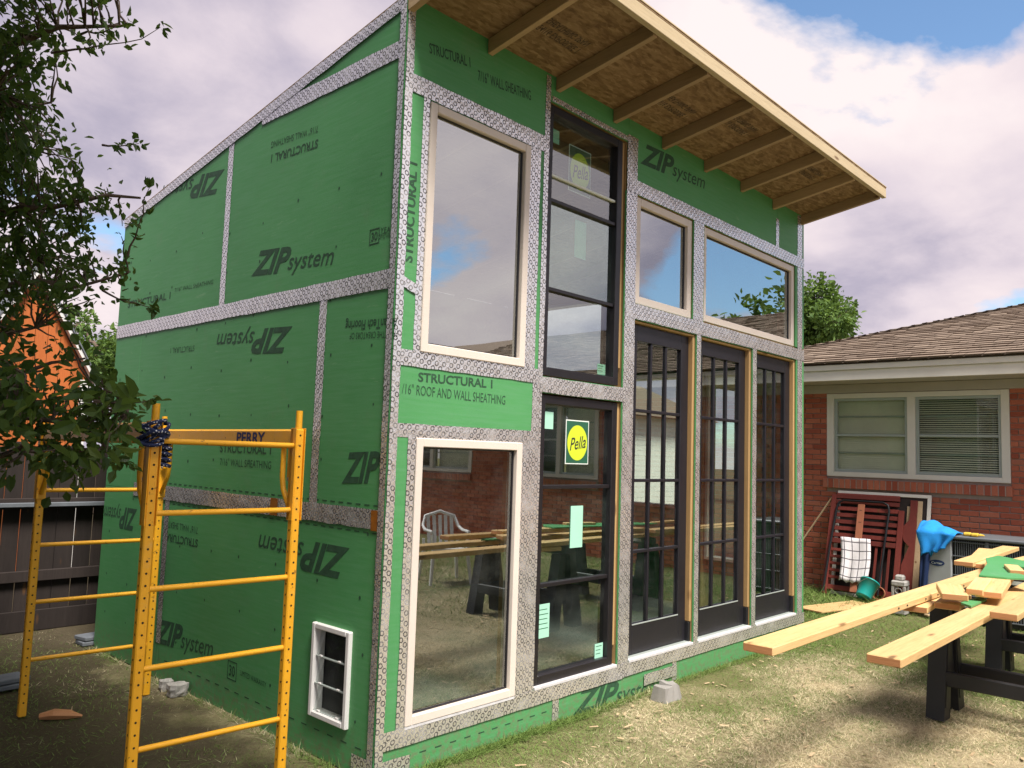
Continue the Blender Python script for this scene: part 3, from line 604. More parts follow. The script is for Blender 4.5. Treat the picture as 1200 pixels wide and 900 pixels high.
lettering('AdvanTech Flooring', (466, 378), (405, 382), .05, 'L', house, offset=.015); lettering('FROM THE CREATORS OF', (466, 391), (410, 394), .035, 'L', house)
lettering('STRUCTURAL 1', (150, 357), (200, 346), .05, 'L', house, offset=.02); lettering('7/16" WALL SHEATHING', (205, 340), (250, 330), .03, 'L', house)
lettering('STRUCTURAL 1', (228, 408), (200, 411), .04, 'L', house); lettering('LIMITED WARRANTY', (282, 788), (312, 803), .03, 'L', house); lettering('LIMITED WARRANTY', (445, 277), (464, 274), .03, 'L', house); lettering('YEAR', (446, 270), (462, 268), .03, 'L', house)
def boxed30(c, s):
    y, z = c; m = MB(); e = .0012; t_ = .006
    for a, b in (((y-s, z-s), (y+s, z-s+t_)), ((y-s, z+s-t_), (y+s, z+s)), ((y-s, z-s+t_), (y-s+t_, z+s-t_)), ((y+s-t_, z-s+t_), (y+s, z+s-t_))): m.box((-e, a[0], a[1]), (-e+.0008, b[0], b[1]))
    lettering3('30', np.array([0, y+s*.65, z]), np.array([0, y-s*.65, z]), s*1.1, np.array([-1., 0, 0]), house, mbx=m, offset=.02); m.build('printed_mark', 'zip_ink', house)
p = onp((439, 277), 0, 0.); boxed30((p[1], p[2]), .042); p = onp((272, 786), 0, 0.); boxed30((p[1], p[2]), .055)
# front
lettering('STRUCTURAL 1', (490, 441.5), (577, 450), .046, 'F', house, offset=.025); lettering('/16" ROOF AND WALL SHEATHING', (471, 455), (592, 469), .052, 'F', house)
lettering('STRUCTURAL 1', (478, 307), (484, 190), .055, 'F', house, offset=.03); zip_logo((671, 824), (772, 800), .145, 'F', house); zip_logo((750, 178), (826, 212), .15, 'F', house)
lettering('STRUCTURAL 1', (503, 56), (551, 73), .055, 'F', house, offset=.02); lettering('7/16" WALL SHEATHING', (560, 88), (622, 112), .06, 'F', house, offset=.01); lettering('ADVANTECH', (575, 40), (622, 62), .06, 'F', house, offset=.02)
# nail-line dashes and nail heads
nm = MB()
def dash(face, u, v, w_, h_):
    if face == 'F': nm.box((u, -.0012, v), (u+w_, -.0004, v+h_))
    else: nm.box((-.0012, u, v), (-.0004, u+w_, v+h_))
for u in np.arange(.08, 1.3, .105): dash('F', u, .045, .045, .006)
for u in np.arange(.05, 2.9, .075): dash('L', u, 1.285, .042, .006); dash('L', u, 1.148, .042, .006)
for u in np.arange(.1, 2.3, .12): dash('L', u, .10, .05, .006)
nm.build('printed_dashes', 'zip_ink', house, 'stuff')
hm = MB()
for yy in np.arange(.15, 3.4, .406):
    for zz_ in np.arange(.25, 3.3, .305):
        if abs(yy-.38) < .2 and zz_ < .7: continue
        if ztop(yy) - zz_ < .12: continue
        y_, z_ = yy+random.uniform(-.03, .03), zz_+random.uniform(-.04, .04); k = random.uniform(.006, .010)
        hm.add([(-.0014, y_+k*math.cos(q*math.pi/3), z_+k*1.2*math.sin(q*math.pi/3)) for q in range(6)], [tuple(range(6))[::-1]])
hm.build('nail_heads', 'zip_ink', house, 'stuff')
# soffit print
for k in (1, 3, 4, 6):
    x = .61*k+.12; y = -.52+.16*(k % 2); m = MB(); a = np.array([x, y, ztop(y)-.0016]); b = np.array([x+.34, y, ztop(y)-.0016])
    v, f = text_mesh('SHEATHING SPAN', 1., 0, .01); v2, f2 = text_mesh('24/16 EXPOSURE 1', 1., 0, .01)
    for vv, ff, dy in ((v, f, 0), (v2, f2, .075)):
        mx = vv[:, 0].max(); PP = [(x+q[0]/mx*.36, y+dy+q[1]*.07, ztop(y+dy+q[1]*.07)-.0015) for q in vv]; m.add(PP, ff)
    m.build('printed_lettering', 'soffit_ink', ROOF)
# glass stickers
def pella(win, pl, pr, pt, pb, y):
    a, b = onp(pl, 1, y), onp(pr, 1, y); t_, bt = onp(pt, 1, y)[2], onp(pb, 1, y)[2]; x0, x1 = a[0], b[0]
    MB().box((x0, y-.001, bt), (x1, y, t_)).build('sticker', 'sticker_white', win)
    MB().box((x0+.007, y-.0018, bt+.007), (x1-.007, y-.0012, t_-.007)).build('sticker_panel', 'logo_dark', win)
    cx, cz, rx, rz = (x0+x1)/2, (bt+t_)/2-.004, (x1-x0)*.43, (t_-bt)*.40
    m = MB(); m.add([(cx+rx*math.cos(q*math.pi/20), y-.0025, cz+rz*math.sin(q*math.pi/20)) for q in range(40)], [tuple(range(40))]); m.build('sticker_disc', 'logo_yellow', win)
    lettering3('Pella', np.array([cx-rx*.8, y, cz-.012]), np.array([cx+rx*.85, y, cz+.012]), (t_-bt)*.28, np.array([0, -1., 0]), win, mat='dark_ink', shear=.45, offset=.008, eps=.0033, name='sticker_lettering')
pella(bl, (662.5, 520), (689.5, 520), (676, 492.5), (676, 544), .047); pella(bu, (666, 205), (692, 205), (679, 174), (679, 228), .060)
def note(win, p0, p1, mat, y=.060, lines=0):
    a, b = onp(p0, 1, y), onp(p1, 1, y); o = MB().box((a[0], y-.001, min(a[2], b[2])), (b[0], y, max(a[2], b[2]))).build('sticker', mat, win)
    if lines:
        m = MB(); x0, x1, z0, z1 = a[0], b[0], b[2], a[2]
        for i in range(lines):
            zq = z1-(z1-z0)*(.15+.7*i/lines); m.box((x0+.01, y-.0018, zq-.004), (x0+(x1-x0)*random.uniform(.6, .9), y-.0012, zq))
        m.build('sticker_print', 'logo_dark', win)
note(bl, (638, 482), (648, 503), 'sticker_green', .047); note(bl, (669, 593), (682, 641), 'sticker_green', .047); note(bl, (630, 709), (643, 746), 'sticker_green', .047, lines=5); note(bl, (697, 755), (706, 771), 'sticker_green', .047, lines=3)
note(bu, (645, 149), (655, 170), 'sticker_green'); note(bu, (674, 257), (686, 305), 'sticker_green'); note(bu, (700, 426), (709, 440), 'sticker_green', lines=3)

# ------------------------------------------------------------------ yellow scaffold
NLp, NRp, FLp, FRp = np.array([-1.03, .30]), np.array([-.345, .265]), np.array([-.905, 2.11]), np.array([-.215, 2.07])
scaf = thing('rolling_scaffold', 'yellow steel scaffold of two ladder frames standing on the grass by the green wall', 'scaffold', (-.62, 1.2, GZ))
def upright(xy, dirv, top):
    d = np.append(dirv, 0); d /= np.linalg.norm(d); s_ = np.cross([0, 0, 1], d); h = .021
    m = MB(); m.obox(np.array([*xy, GZ]) - d*h - s_*h, d*2*h, s_*2*h, (0, 0, top-GZ), .005); o = m.build('upright', 'yellow_paint', scaf)
    hm_ = MB()
    for z in np.arange(.05, top-.02, .0508):
        for fd, sd2 in ((s_, d), (-s_, d), (d, s_), (-d, s_)):
            c = np.array([*xy, z]) + fd*(h+.0008); hm_.add([c + .0052*(sd2*math.cos(q*math.pi/4) + np.array([0, 0, 1])*math.sin(q*math.pi/4)) for q in range(8)], [tuple(range(8))])
    hm_.build('adjusting_holes', 'hole_dark', o, 'stuff'); return o
lean = np.array([0, 0])
def v3(xy, z): return np.array([xy[0], xy[1], z])
for A, B_, tops in ((NLp, NRp, (1.735, 1.745)), (FLp, FRp, (1.735, 1.74))):
    for p_, tp in zip((A, B_), tops): upright(p_, B_-A, tp-.09); MB().tube([v3(p_, tp-.10), v3(p_, tp)], .0165, 10).build('stacking_pin', 'yellow_paint', scaf)
    for z in (.285, .615, .945, 1.265, 1.575):
        d = (B_-A)/np.linalg.norm(B_-A); MB().tube([v3(A+d*.02, z), v3(B_-d*.02, z)], .0125, 10).build('rung', 'yellow_paint', scaf)
for A, B_ in ((NLp, FLp), (NRp, FRp)):
    d = (B_-A)/np.linalg.norm(B_-A); d3 = np.append(d, 0); s_ = np.cross([0, 0, 1], d3)
    Lr = d3*(np.linalg.norm(B_-A)-.056); m = MB(); m.obox(v3(A, 1.56)+d3*.028-s_*.016, Lr, s_*.032, (0, 0, .095), .010); rail = m.build('side_rail', 'yellow_paint', scaf)
    for P_, sg in ((A, 1), (B_, -1)):
        e = d3*sg; m = MB(); h = .026
        m.obox(v3(P_, 1.215)-s_*h-e*.0, s_*2*h, e*.030, (0, 0, .445), .003); m.obox(v3(P_, 1.215)-s_*h-e*.028, s_*.004, e*.056, (0, 0, .445), .001); m.obox(v3(P_, 1.215)+s_*(h-.004)-e*.028, s_*.004, e*.056, (0, 0, .445), .001); m.build('sleeve', 'yellow_paint', scaf)
        MB().tube([v3(P_, 1.25)+e*.03, v3(P_, 1.31)+e*.085, v3(P_, 1.36)+e*.125, v3(P_, 1.42)+e*.14, v3(P_, 1.57)+e*.14], .0135, 10).build('gusset', 'yellow_paint', scaf)
        MB().bx(v3(P_, 1.40)+e*.055-s_*.012, v3(P_, 1.57)+e*.075+s_*.012, .003).build('lock_bracket', 'yellow_paint', scaf)
        MB().tube([v3(P_, 1.41)+e*.05-s_*.018, v3(P_, 1.41)+e*.05+s_*.018], .009, 8).build('lock_pin', 'zinc', scaf)
    if A is NRp:
        y0_ = .52; base = v3(A, 1.607); n_ = -s_ if (-s_)[0] < 0 else s_
        a = v3(A, 1.61)+d3*.66+n_*.0162; b = v3(A, 1.61)+d3*.32+n_*.0162
        lettering3('PERRY', a, b, .056, n_, rail, mat='navy_ink', offset=.03, eps=.001)
# the rope tied round the near upright
rp_ = thing('rope_bundle', 'navy and white flecked rope wound round the top of the near scaffold upright', 'rope', (NLp[0], NLp[1], 1.58))
random.seed(3); pts = []
for i in range(260):
    t_ = i/260; a = t_*2*math.pi*11; rr = .036+.016*math.sin(t_*41)+.006*math.sin(a*3); pts.append((NLp[0]+rr*math.cos(a)*1.25, NLp[1]+rr*math.sin(a)*1.1, 1.57+.075*t_+.02*math.sin(a*1.0+t_*9)))
MB().tube(pts, .0085, 6).build('coil', 'rope', rp_)
pts = []
for i in range(80):
    t_ = i/80; a = t_*2*math.pi*4; pts.append((NLp[0]+.055+.024*math.cos(a), NLp[1]+.012+.022*math.sin(a), 1.565-.10*t_))
MB().tube(pts, .0085, 6).build('tail', 'rope', rp_)

# ------------------------------------------------------------------ brick house
XW = 8.0; Y1, Y0 = 2.1, -13.0
bh = thing('brick_house', 'red brick house with brown shingle roof and cream trim', 'house', (12, -5, GZ))
WIN = [(-1.075, 1.0, 1.425, 2.49), (-6.3, -4.6, 1.2, 2.49), (-9.9, -7.6, 1.2, 2.49)]
mb = MB(); ys = [Y0]
def wallrect(y0, y1, z0, z1): mb.box((XW+.012, y0, z0), (XW+.2, y1, z1))
prev = Y1
for (a, b, c, d) in WIN:
    wallrect(b, prev, -.2, 2.6); wallrect(a, b, -.2, c); wallrect(a, b, d, 2.6); prev = a
wallrect(Y0, prev, -.2, 2.6); mb.box((XW+.2, Y1-.2, -.2), (17, Y1, 2.6))
wall = mb.build('wall', 'mortar', bh)
BL_, BH_, JT = .194, .0575, .010; cs = BH_+JT; pitch = BL_+JT
bm0 = MB().bx((0, 0, 0), (.03, BL_, BH_), .004); brick_me = bpy.data.meshes.new('brick'); brick_me.from_pydata(bm0.v, [], bm0.f); brick_me.materials.append(MATS['brick'])
near, farV = [], MB()
for r_ in range(38):
    z = GZ-.02+r_*cs
    if z+BH_ > 2.585: break
    y = Y1 - (pitch/2 if r_ % 2 else 0) - BL_ + .0
    while y > Y0:
        segs = [(y, y+BL_)]
        for (a, b, c, d) in WIN:
            if z+BH_ > c-.15 and z < d:
                segs = [q for g in segs for q in ((g[0], min(g[1], a-.006)), (max(g[0], b+.006), g[1])) if q[1]-q[0] > .018]
        for g in segs:
            if -1.75 < y < 1.75 and z > -.1: near.append((g[0], z, (g[1]-g[0])/BL_))
            else: farV.box((XW-.001+random.uniform(-.0015, .0015), g[0], z), (XW+.02, g[1], z+BH_))
        y -= pitch
near.sort(key=lambda t: t[0] > 1.45)
for i, (y, z, full) in enumerate(near):
    if i < 300:
        o = link('brick', brick_me, None, None, None, (XW-.001+random.uniform(-.0025, .0025), y, z)); o.scale = (1, full, 1); o.parent = wall
    else: farV.box((XW-.001, y, z), (XW+.02, y+BL_*full, z+BH_))
o = farV.build('brickwork', 'brick', wall, 'stuff')
a = o.data.attributes.new('Col', 'FLOAT', 'POINT'); a.data.foreach_set('value', np.repeat(rng.random(len(o.data.vertices)//8), 8).astype(np.float32))
# windows of the house
def house_window(a, b, c, d, detail):
    m = MB(); t_ = .085; x0 = XW-.012; mid = (a+b)/2+.01
    m.bx((x0, a, c), (XW+.12, a+t_, d)); m.bx((x0, b-t_, c), (XW+.12, b, d)); m.bx((x0, a+t_, c), (XW+.12, b-t_, c+.06)); m.bx((x0, a+t_, d-.06), (XW+.12, b-t_, d)); m.bx((x0+.004, mid-.045, c+.06), (XW+.12, mid+.045, d-.06))
    wn = m.build('window', 'cream_trim', bh)
    for s0, s1 in ((a+t_, mid-.045), (mid+.045, b-t_)):
        m = MB(); q = .035; z0, z1 = c+.06, d-.06; zm = (z0+z1)/2-.0
        for A_, B2 in (((s0, z0), (s0+q, z1)), ((s1-q, z0), (s1, z1)), ((s0+q, z0), (s1-q, z0+q)), ((s0+q, z1-q), (s1-q, z1)), ((s0+q, zm-.016), (s1-q, zm+.016))): m.bx((XW+.02, A_[0], A_[1]), (XW+.065, B2[0], B2[1]))
        m.build('sash', 'alum', wn)
        MB().box((XW+.045, s0+q, z0+q), (XW+.05, s1-q, zm-.016)).build('pane', 'glass_house', wn); MB().box((XW+.05, s0+q, zm+.016), (XW+.055, s1-q, z1-q)).build('pane', 'glass_house', wn)
        for zq in (z0+(zm-z0)*.52, zm+(z1-zm)*.5): MB().bx((XW+.068, s0+q, zq-.01), (XW+.078, s1-q, zq+.01), .002).build('storm_bar', 'alum', wn)
        if detail:
            k = 0
            bl_m = MB(); left_open = s1 > mid
            for zq in np.arange(z0+.03, z1-.02, .026):
                tl = .024 if left_open else .014; bl_m.add([(XW+.085, s0+.02, zq), (XW+.085+.012, s0+.02, zq+tl), (XW+.085+.012, s1-.02, zq+tl), (XW+.085, s1-.02, zq)], [(0, 1, 2, 3)])
            bl_m.build('blind', 'blind', wn)
        MB().box((XW+.17, s0, z0), (XW+.18, s1, z1)).build('room', 'blind' if s1 > mid else 'room_dark', wn)
for i, wq in enumerate(WIN): house_window(*wq, i == 0)
for (a, b, c, d) in WIN:
    y = a-.02; i = 0; sm = MB().bx((0, 0, 0), (.09, .062, .118), .005); sme = bpy.data.meshes.new('sill_brick'); sme.from_pydata(sm.v, [], sm.f); sme.materials.append(MATS['brick'])
    while y < b-.02:
        o = link('sill_brick', sme, None, None, None, (XW-.05+random.uniform(-.002, .002), y, c-.15)); o.parent = wall; y += .0715
    MB().box((XW-.044, a-.015, c-.146), (XW+.02, b+.01, c-.036)).build('sill_mortar', 'mortar', wall)
# eaves
EX = 7.48; ZE = 2.83; PS = .33
MB().bx((EX, Y0, 2.61), (EX+.025, Y1+.52, 2.735), .004).build('fascia', 'cream_trim', bh); MB().bx((EX-.022, Y0, 2.737), (EX+.02, Y1+.54, 2.805), .004).build('gutter_board', 'cream_trim', bh)
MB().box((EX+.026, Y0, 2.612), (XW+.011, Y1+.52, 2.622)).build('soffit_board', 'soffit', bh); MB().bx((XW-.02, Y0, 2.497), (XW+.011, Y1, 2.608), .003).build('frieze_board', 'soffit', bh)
MB().bx((EX+.03, Y1+.50, 2.62), (17.5, Y1+.52, 2.80), .004).build('fascia', 'cream_trim', bh)
RX, YH = 12.5, Y1+.5
e0 = EX-.05; yh2 = YH+.05; dR = RX-e0
roof = MB(); p1, p2, p3, p4 = (e0, yh2, ZE-.01), (e0, Y0, ZE-.01), (RX, Y0, ZE-.01+PS*dR), (RX, yh2-dR, ZE-.01+PS*dR); p5 = (RX+dR, yh2, ZE-.01); p6 = (RX+dR, Y0, ZE-.01)
roof.add([p1, p2, p3, p4, p5, p6], [(0, 3, 2, 1), (0, 4, 3), (4, 5, 2, 3)]); rf = roof.build('roof', 'shingle', bh)
# shingle tabs, front slope then hip slope
nrm = np.array([-PS, 0, 1.]); nrm /= np.linalg.norm(nrm); V = []; col = []
ex = .125; k = 0; s_ = 0.
while s_ < dR-.05:
    yl = yh2 - s_; y = Y0 - random.random()*.3
    if True:
        y = yl
        while y > -10:
            wd = random.choice([.14, .18, .22, .28]); yb = y-wd+.005
            if y > Y0:
                a = np.array([e0+s_, 0, ZE+PS*s_]); b = np.array([e0+s_+ex*1.15, 0, ZE+PS*(s_+ex*1.15)]); l0 = .012+random.uniform(0, .009); sh = random.uniform(0, .01)
                A = [a+nrm*l0, b+nrm*.002]; 
                q = [(A[0][0]-sh, y, A[0][2]), (A[0][0]-sh, yb, A[0][2]), (A[1][0], yb, A[1][2]), (A[1][0], y, A[1][2])]
                V += [q[0], q[3], q[2], q[1]]; col.append(random.random())
                lo2 = (A[0]-nrm*(l0+.004)); V += [(lo2[0]-sh, y, lo2[2]), q[0], q[1], (lo2[0]-sh, yb, lo2[2])]; col.append(0.)
            y -= wd
    s_ += ex
V2 = []
s_ = 0.
nr2 = np.array([0, PS, 1.]); nr2 /= np.linalg.norm(nr2)
while s_ < dR-.05:
    x = e0+s_
    while x < RX+dR-s_:
        wd = random.choice([.18, .24, .3]); l0 = .014
        a = np.array([0, yh2-s_, ZE+PS*s_])+nr2*l0; b = np.array([0, yh2-s_-ex*1.15, ZE+PS*(s_+ex*1.15)])+nr2*.002
        V += [(x, a[1], a[2]), (x+wd, a[1], a[2]), (x+wd, b[1], b[2]), (x, b[1], b[2])]; col.append(random.random()); x += wd
    s_ += ex
me = fastmesh('shingles', np.array(V), 4, col); link('shingles', me, 'shingle', rf, 'stuff')
# hip caps
for i in range(46):
    t_ = i*dR/46; c0 = np.array([e0+t_, yh2-t_, ZE+PS*t_+.012]); c1 = c0+np.array([.13, -.13, PS*.13]); m = MB()
    sd1 = np.array([.09, .09*.0, .0]); m.add([c0+np.array([0, 0, .02]), c1+np.array([0, 0, .006]), c1+np.array([-.02, -.11, .0]), c0+np.array([-.02, -.11, .014]), c1+np.array([.11, .02, .0]), c0+np.array([.11, .02, .014])], [(0, 3, 2, 1), (0, 1, 4, 5)])
    o = m.build('ridge_cap', 'shingle', rf); at = o.data.attributes.new('Col', 'FLOAT', 'POINT'); at.data.foreach_set('value', [random.uniform(.2, .9)]*6)

# ------------------------------------------------------------------ air conditioner
def px(p, ax, v): return onp(p, ax, v)
AX0 = 7.05; pL = px((1086, 640), 0, AX0); pM = px((1110, 640), 0, AX0); ya, ym = pL[1], pM[1]; zt_ = px((1112, 627), 0, AX0)[2]; yb_ = ya-1.0
ac = thing('air_conditioner', 'grey air conditioner unit with dark grille beside the brick wall', 'air conditioner', (7.4, (ya+yb_)/2, GZ))
MB().bx((AX0, ya-.245, GZ), (AX0+.62, ya, zt_-.04), .012).build('service_panel', 'ac_grey', ac)
MB().bx((AX0+.03, yb_, GZ), (AX0+.60, ya-.25, zt_-.045), .005).build('coil', 'black_plastic', ac)
MB().bx((AX0-.02, yb_-.02, zt_-.038), (AX0+.66, ya+.02, zt_), .015).build('lid', 'ac_dark', ac)
for yy in np.arange(yb_+.005, ya-.26, .021): MB().box((AX0+.008, yy, GZ+.06), (AX0+.018, yy+.007, zt_-.05)).build('grille_bar', 'ac_dark', ac)
for zz_ in (GZ+.06, .25, .45, .65, zt_-.065): MB().bx((AX0+.0, yb_, zz_-.006), (AX0+.007, ya-.25, zz_+.006), .002).build('grille_rail', 'ac_dark', ac)
for yy in (yb_, ya-.26-.33): MB().bx((AX0-.004, yy, GZ), (AX0+.02, yy+.03, zt_-.045)).build('corner_post', 'ac_dark', ac)
c = px((1098, 659.5), 0, AX0-.003); m = MB(); m.add([(AX0-.003, c[1]+.075*math.cos(q*math.pi/14), c[2]+.032*math.sin(q*math.pi/14)) for q in range(28)], [tuple(range(28))[::-1]]); bd = m.build('badge', 'navy_cloth', ac)
lettering3('Carrier', np.array([AX0-.003, c[1]+.055, c[2]]), np.array([AX0-.003, c[1]-.055, c[2]]), .026, np.array([-1., 0, 0]), bd, mat='sticker_white', shear=.2, name='badge_lettering')
# blue towel over its corner
tw = thing('towel', 'bright blue towel draped over the corner of the air conditioner', 'towel', (AX0+.1, ya, zt_))
m = MB(); nu, nv = 22, 26; vs = []
for j in range(nv+1):
    for i in range(nu+1):
        u = i/nu; v = j/nv                       # u along the edge, v from the top pile outwards and down
        yy = ya+.06-.36*u*(1-.2*v) + .03*math.sin(v*5+u*3); drop = max(0, v-.40)
        xx = AX0+.26-.30*min(v, .42)/.42 - .02*math.sin(u*9) - .025*math.sin(u*14+1)*drop*2
        zz_ = zt_+.012+.115*math.exp(-((v-.16)/.20)**2)*(.55+.45*math.sin(u*4.2+.6))*(1 if u < .85 else .5)+.012*math.sin(u*17+v*11)*(1 if v < .4 else 0) - drop*(.42 if u < .45 else .30)*(1-.15*math.sin(u*8)) 
        if v > .42: xx -= .012
        vs.append((xx, yy, zz_))
m.add(vs, [(j*(nu+1)+i, j*(nu+1)+i+1, (j+1)*(nu+1)+i+1, (j+1)*(nu+1)+i) for j in range(nv) for i in range(nu)], True); o = m.build('cloth', 'towel_blue', tw); sl = o.modifiers.new('s', 'SOLIDIFY'); sl.thickness = .008
m = MB(); vs = []
for j in range(15):
    for i in range(7):
        v = j/14; vs.append((AX0-.035-.012*math.sin(i*1.6+v*3), ya+.05-.10*i/6*(1-.3*v)+.015*v, zt_-.02-.62*v))
m.add(vs, [(j*7+i, j*7+i+1, (j+1)*7+i+1, (j+1)*7+i) for j in range(14) for i in range(6)], True); o = m.build('hanging_end', 'navy_cloth', tw); sl = o.modifiers.new('s', 'SOLIDIFY'); sl.thickness = .008
gl = thing('work_gloves', 'yellow work gloves lying beside the blue towel on the air conditioner', 'gloves', (AX0+.12, ya-.5, zt_))
for dx, dy, rz in ((.10, -.38, .4), (.06, -.46, -.5)):
    m = MB(); cx, cy = AX0+dx, ya+dy; m.obox((cx-.05, cy-.035, zt_+.002), (.10, .01, 0), (-.01, .07, 0), (0, 0, .035), .012)
    for f_ in range(4): m.tube([(cx+.045, cy-.028+f_*.018, zt_+.02), (cx+.075, cy-.03+f_*.02, zt_+.022), (cx+.10, cy-.032+f_*.022, zt_+.014)], [.010, .009, .006], 6)
    m.tube([(cx-.01, cy-.03, zt_+.02), (cx+.02, cy-.06, zt_+.02), (cx+.04, cy-.07, zt_+.014)], [.011, .01, .007], 6); m.build('glove', 'glove_yellow', gl)

# ------------------------------------------------------------------ panels leaning on the brick wall
LA = math.atan2(.42, 1.28)
class Lean:
    def __init__(s, xb, ang): s.o = np.array([xb, 0, GZ]); s.U = np.array([math.sin(ang), 0, math.cos(ang)]); s.N = np.array([-math.cos(ang), 0, math.sin(ang)])
    def P(s, y, v, w_=0): return s.o + np.array([0, y, 0]) + s.U*v + s.N*w_
    def box(s, m, y0, y1, v0, v1, w0, w1, c=.003): m.obox(s.P(y1, v0, w0), np.array([0, y0-y1, 0]), s.U*(v1-v0), s.N*(w1-w0), c); return m
ln = Lean(7.62, math.atan2(.36, 1.25))
scr = thing('screen_panel', 'cream edged wooden screen panel leaning rearmost against the brick wall', 'panel', (7.75, .25, GZ))
ln2 = Lean(7.70, math.atan2(.27, 1.25))
for a in ((.80, .84, .0, 1.30), (-.26, -.22, .0, 1.30), (-.22, .80, 1.26, 1.30), (-.22, .80, .0, .04)): ln2.box(MB(), *a, 0, .025).build('frame_rail', 'cream_trim', scr)
ln2.box(MB(), -.215, .795, .045, 1.255, .004, .012).build('board', 'fence_wood', scr); ln2.box(MB(), -.17, -.07, .05, 1.22, .013, .03).build('slat', 'old_wood', scr); ln2.box(MB(), -.04, .0, .05, 1.15, .013, .03).build('slat', 'old_wood', scr)
bn = thing('bench_frame', 'dark red slatted wooden bench side leaning upright against the brick wall', 'bench', (7.6, .4, GZ))
for a in ((.84, .90, 0, 1.26), (.02, .08, .0, 1.10)): ln.box(MB(), *a, .03, .07).build('post', 'red_wood', bn)
for v in np.arange(.72, 1.24, .085): ln.box(MB(), .08, .84, v, v+.05, .04, .058).build('slat', 'red_wood', bn)
for v in np.arange(.20, .62, .085): ln.box(MB(), .50, .84, v, v+.035, .04, .058).build('slat', 'red_wood', bn)
for y in np.arange(.14, .50, .075): ln.box(MB(), y, y+.03, .10, .70, .036, .05).build('slat', 'red_wood', bn)
ln.box(MB(), .08, .84, .64, .70, .03, .066).build('rail', 'red_wood', bn); ln.box(MB(), .08, .84, .06, .12, .03, .066).build('rail', 'red_wood', bn); ln.box(MB(), .08, .84, 1.21, 1.26, .03, .066).build('rail', 'red_wood', bn)
m = MB(); poly = []                      # scrolled arm on the right
for v, w_ in ((0, .02), (.15, .06), (.3, .10), (.45, .10), (.6, .055), (.68, .03), (.74, .09), (.82, .125), (.9, .12), (1.0, .05), (1.1, .045), (1.24, .05)): poly.append((v, w_))
out = [ln.P(-.12, v, .05) for v, w_ in poly] + [ln.P(-.12+.03+w_, v, .05) for v, w_ in poly[::-1]]
m.prism(out, -ln.N*.035); m.build('scroll_arm', 'red_wood', bn)
st = thing('tube_frame', 'black bent tube frame leaning in front of the dark red bench side', 'frame', (7.5, .4, GZ))
pp = [ln.P(.86, .02, .11), ln.P(.84, .6, .10), ln.P(.81, 1.08, .09), ln.P(.79, 1.15, .09), ln.P(.74, 1.18, .09), ln.P(.26, 1.18, .09), ln.P(.20, 1.15, .09), ln.P(.18, 1.08, .09), ln.P(.20, .6, .10), ln.P(.22, .05, .11)]
MB().tube(pp, .014, 8).build('tube', 'black_steel', st); 
rb = thing('red_board', 'narrow bright red board standing in the middle of the leaning panels', 'board', (7.45, .5, GZ)); ln.box(MB(), .455, .535, .05, 1.13, .125, .145).build('plank', 'terracotta', rb)
for v in (.3, .5, .9, 1.05): ln.box(MB(), .48, .51, v, v+.006, .1455, .147, .0005).build('mark', 'dark_ink', rb)
cl = thing('checked_cloth', 'white cloth with dark check lines hung over the leaning panels', 'cloth', (7.4, .5, .6))
m = MB(); vs = []; uv_ = []; nu, nv = 12, 14
for j in range(nv+1):
    for i in range(nu+1):
        u, v = i/nu, j/nv; yy = .70-.36*u-(.02*math.sin(v*3))+(.035*v*(1-u)*-1); vs.append(ln.P(yy, .70-.50*v-.035*math.sin(u*3)*v+.03*(u-.5)*v-(.02 if (i % 3 == 0 and j == nv) else 0), .165+.010*math.sin(u*9+v*2)+.01*v*math.sin(u*16))); uv_.append((u, v))
m.add(vs, [(j*(nu+1)+i, (j+1)*(nu+1)+i, (j+1)*(nu+1)+i+1, j*(nu+1)+i+1) for j in range(nv) for i in range(nu)], True); m.uv = uv_; o = m.build('fabric', 'check_cloth', cl); o.modifiers.new('s', 'SOLIDIFY').thickness = .003
sk = thing('garden_stake', 'thin wooden stake leaning sideways against the brick wall by the panels', 'stake', (7.8, 1.2, GZ)); a, b = px((975, 583), 0, 7.93), px((946, 628), 0, 7.93)
d_ = b-a; MB().tube([a, a+d_*2.05+np.array([-.12, 0, 0])], .012, 6).build('stick', 'old_wood', sk)
bk = thing('bucket', 'teal plastic bucket tipped over on the grass below the leaning panels', 'bucket', (7.1, .3, GZ))
bc = px((1010, 708), 2, GZ); pr_ = [(0, .0), (.085, .0), (.088, .01), (.105, .20), (.112, .20), (.112, .215), (.104, .215), (.085, .02), (0, .02)]
m = MB().lathe((0, 0, 0), pr_, 24); rot = Matrix.Rotation(R(38), 3, Vector((.3, 1, 0)).normalized())
m.v = [tuple(rot @ Vector(v) + Vector((bc[0]+.04, bc[1], GZ+.075))) for v in m.v]; m.build('pail', 'teal_plastic', bk)
m = MB().tube([tuple(rot @ Vector((.11*math.cos(q), .11*math.sin(q)*1., .20-.11*math.sin(q)*.9)) + Vector((bc[0]+.04, bc[1], GZ+.075))) for q in np.linspace(0, math.pi, 12)], .003, 6); m.build('handle', 'zinc', bk)
vt, ft = text_mesh('paint', 1., .1, .01); mxx = vt[:, 0].max()
m = MB(); PP = []
for q in vt:
    hgt = .08+q[1]*.07; rad = .0885+.017*hgt/.2+.002; an = math.pi+ (q[0]/mxx-.5)*-1.1*-1; PP.append(tuple(rot @ Vector((rad*math.cos(an), -rad*math.sin(an)*-1, hgt)) + Vector((bc[0]+.04, bc[1], GZ+.075))))
lt = thing('stone_lantern', 'small weathered carved stone lantern standing beside the leaning panels', 'lantern', (7.2, 0, GZ)); lc = px((1055, 700), 2, GZ); lc = np.array([7.0, onp((1055, 690), 0, 7.0)[1], GZ])
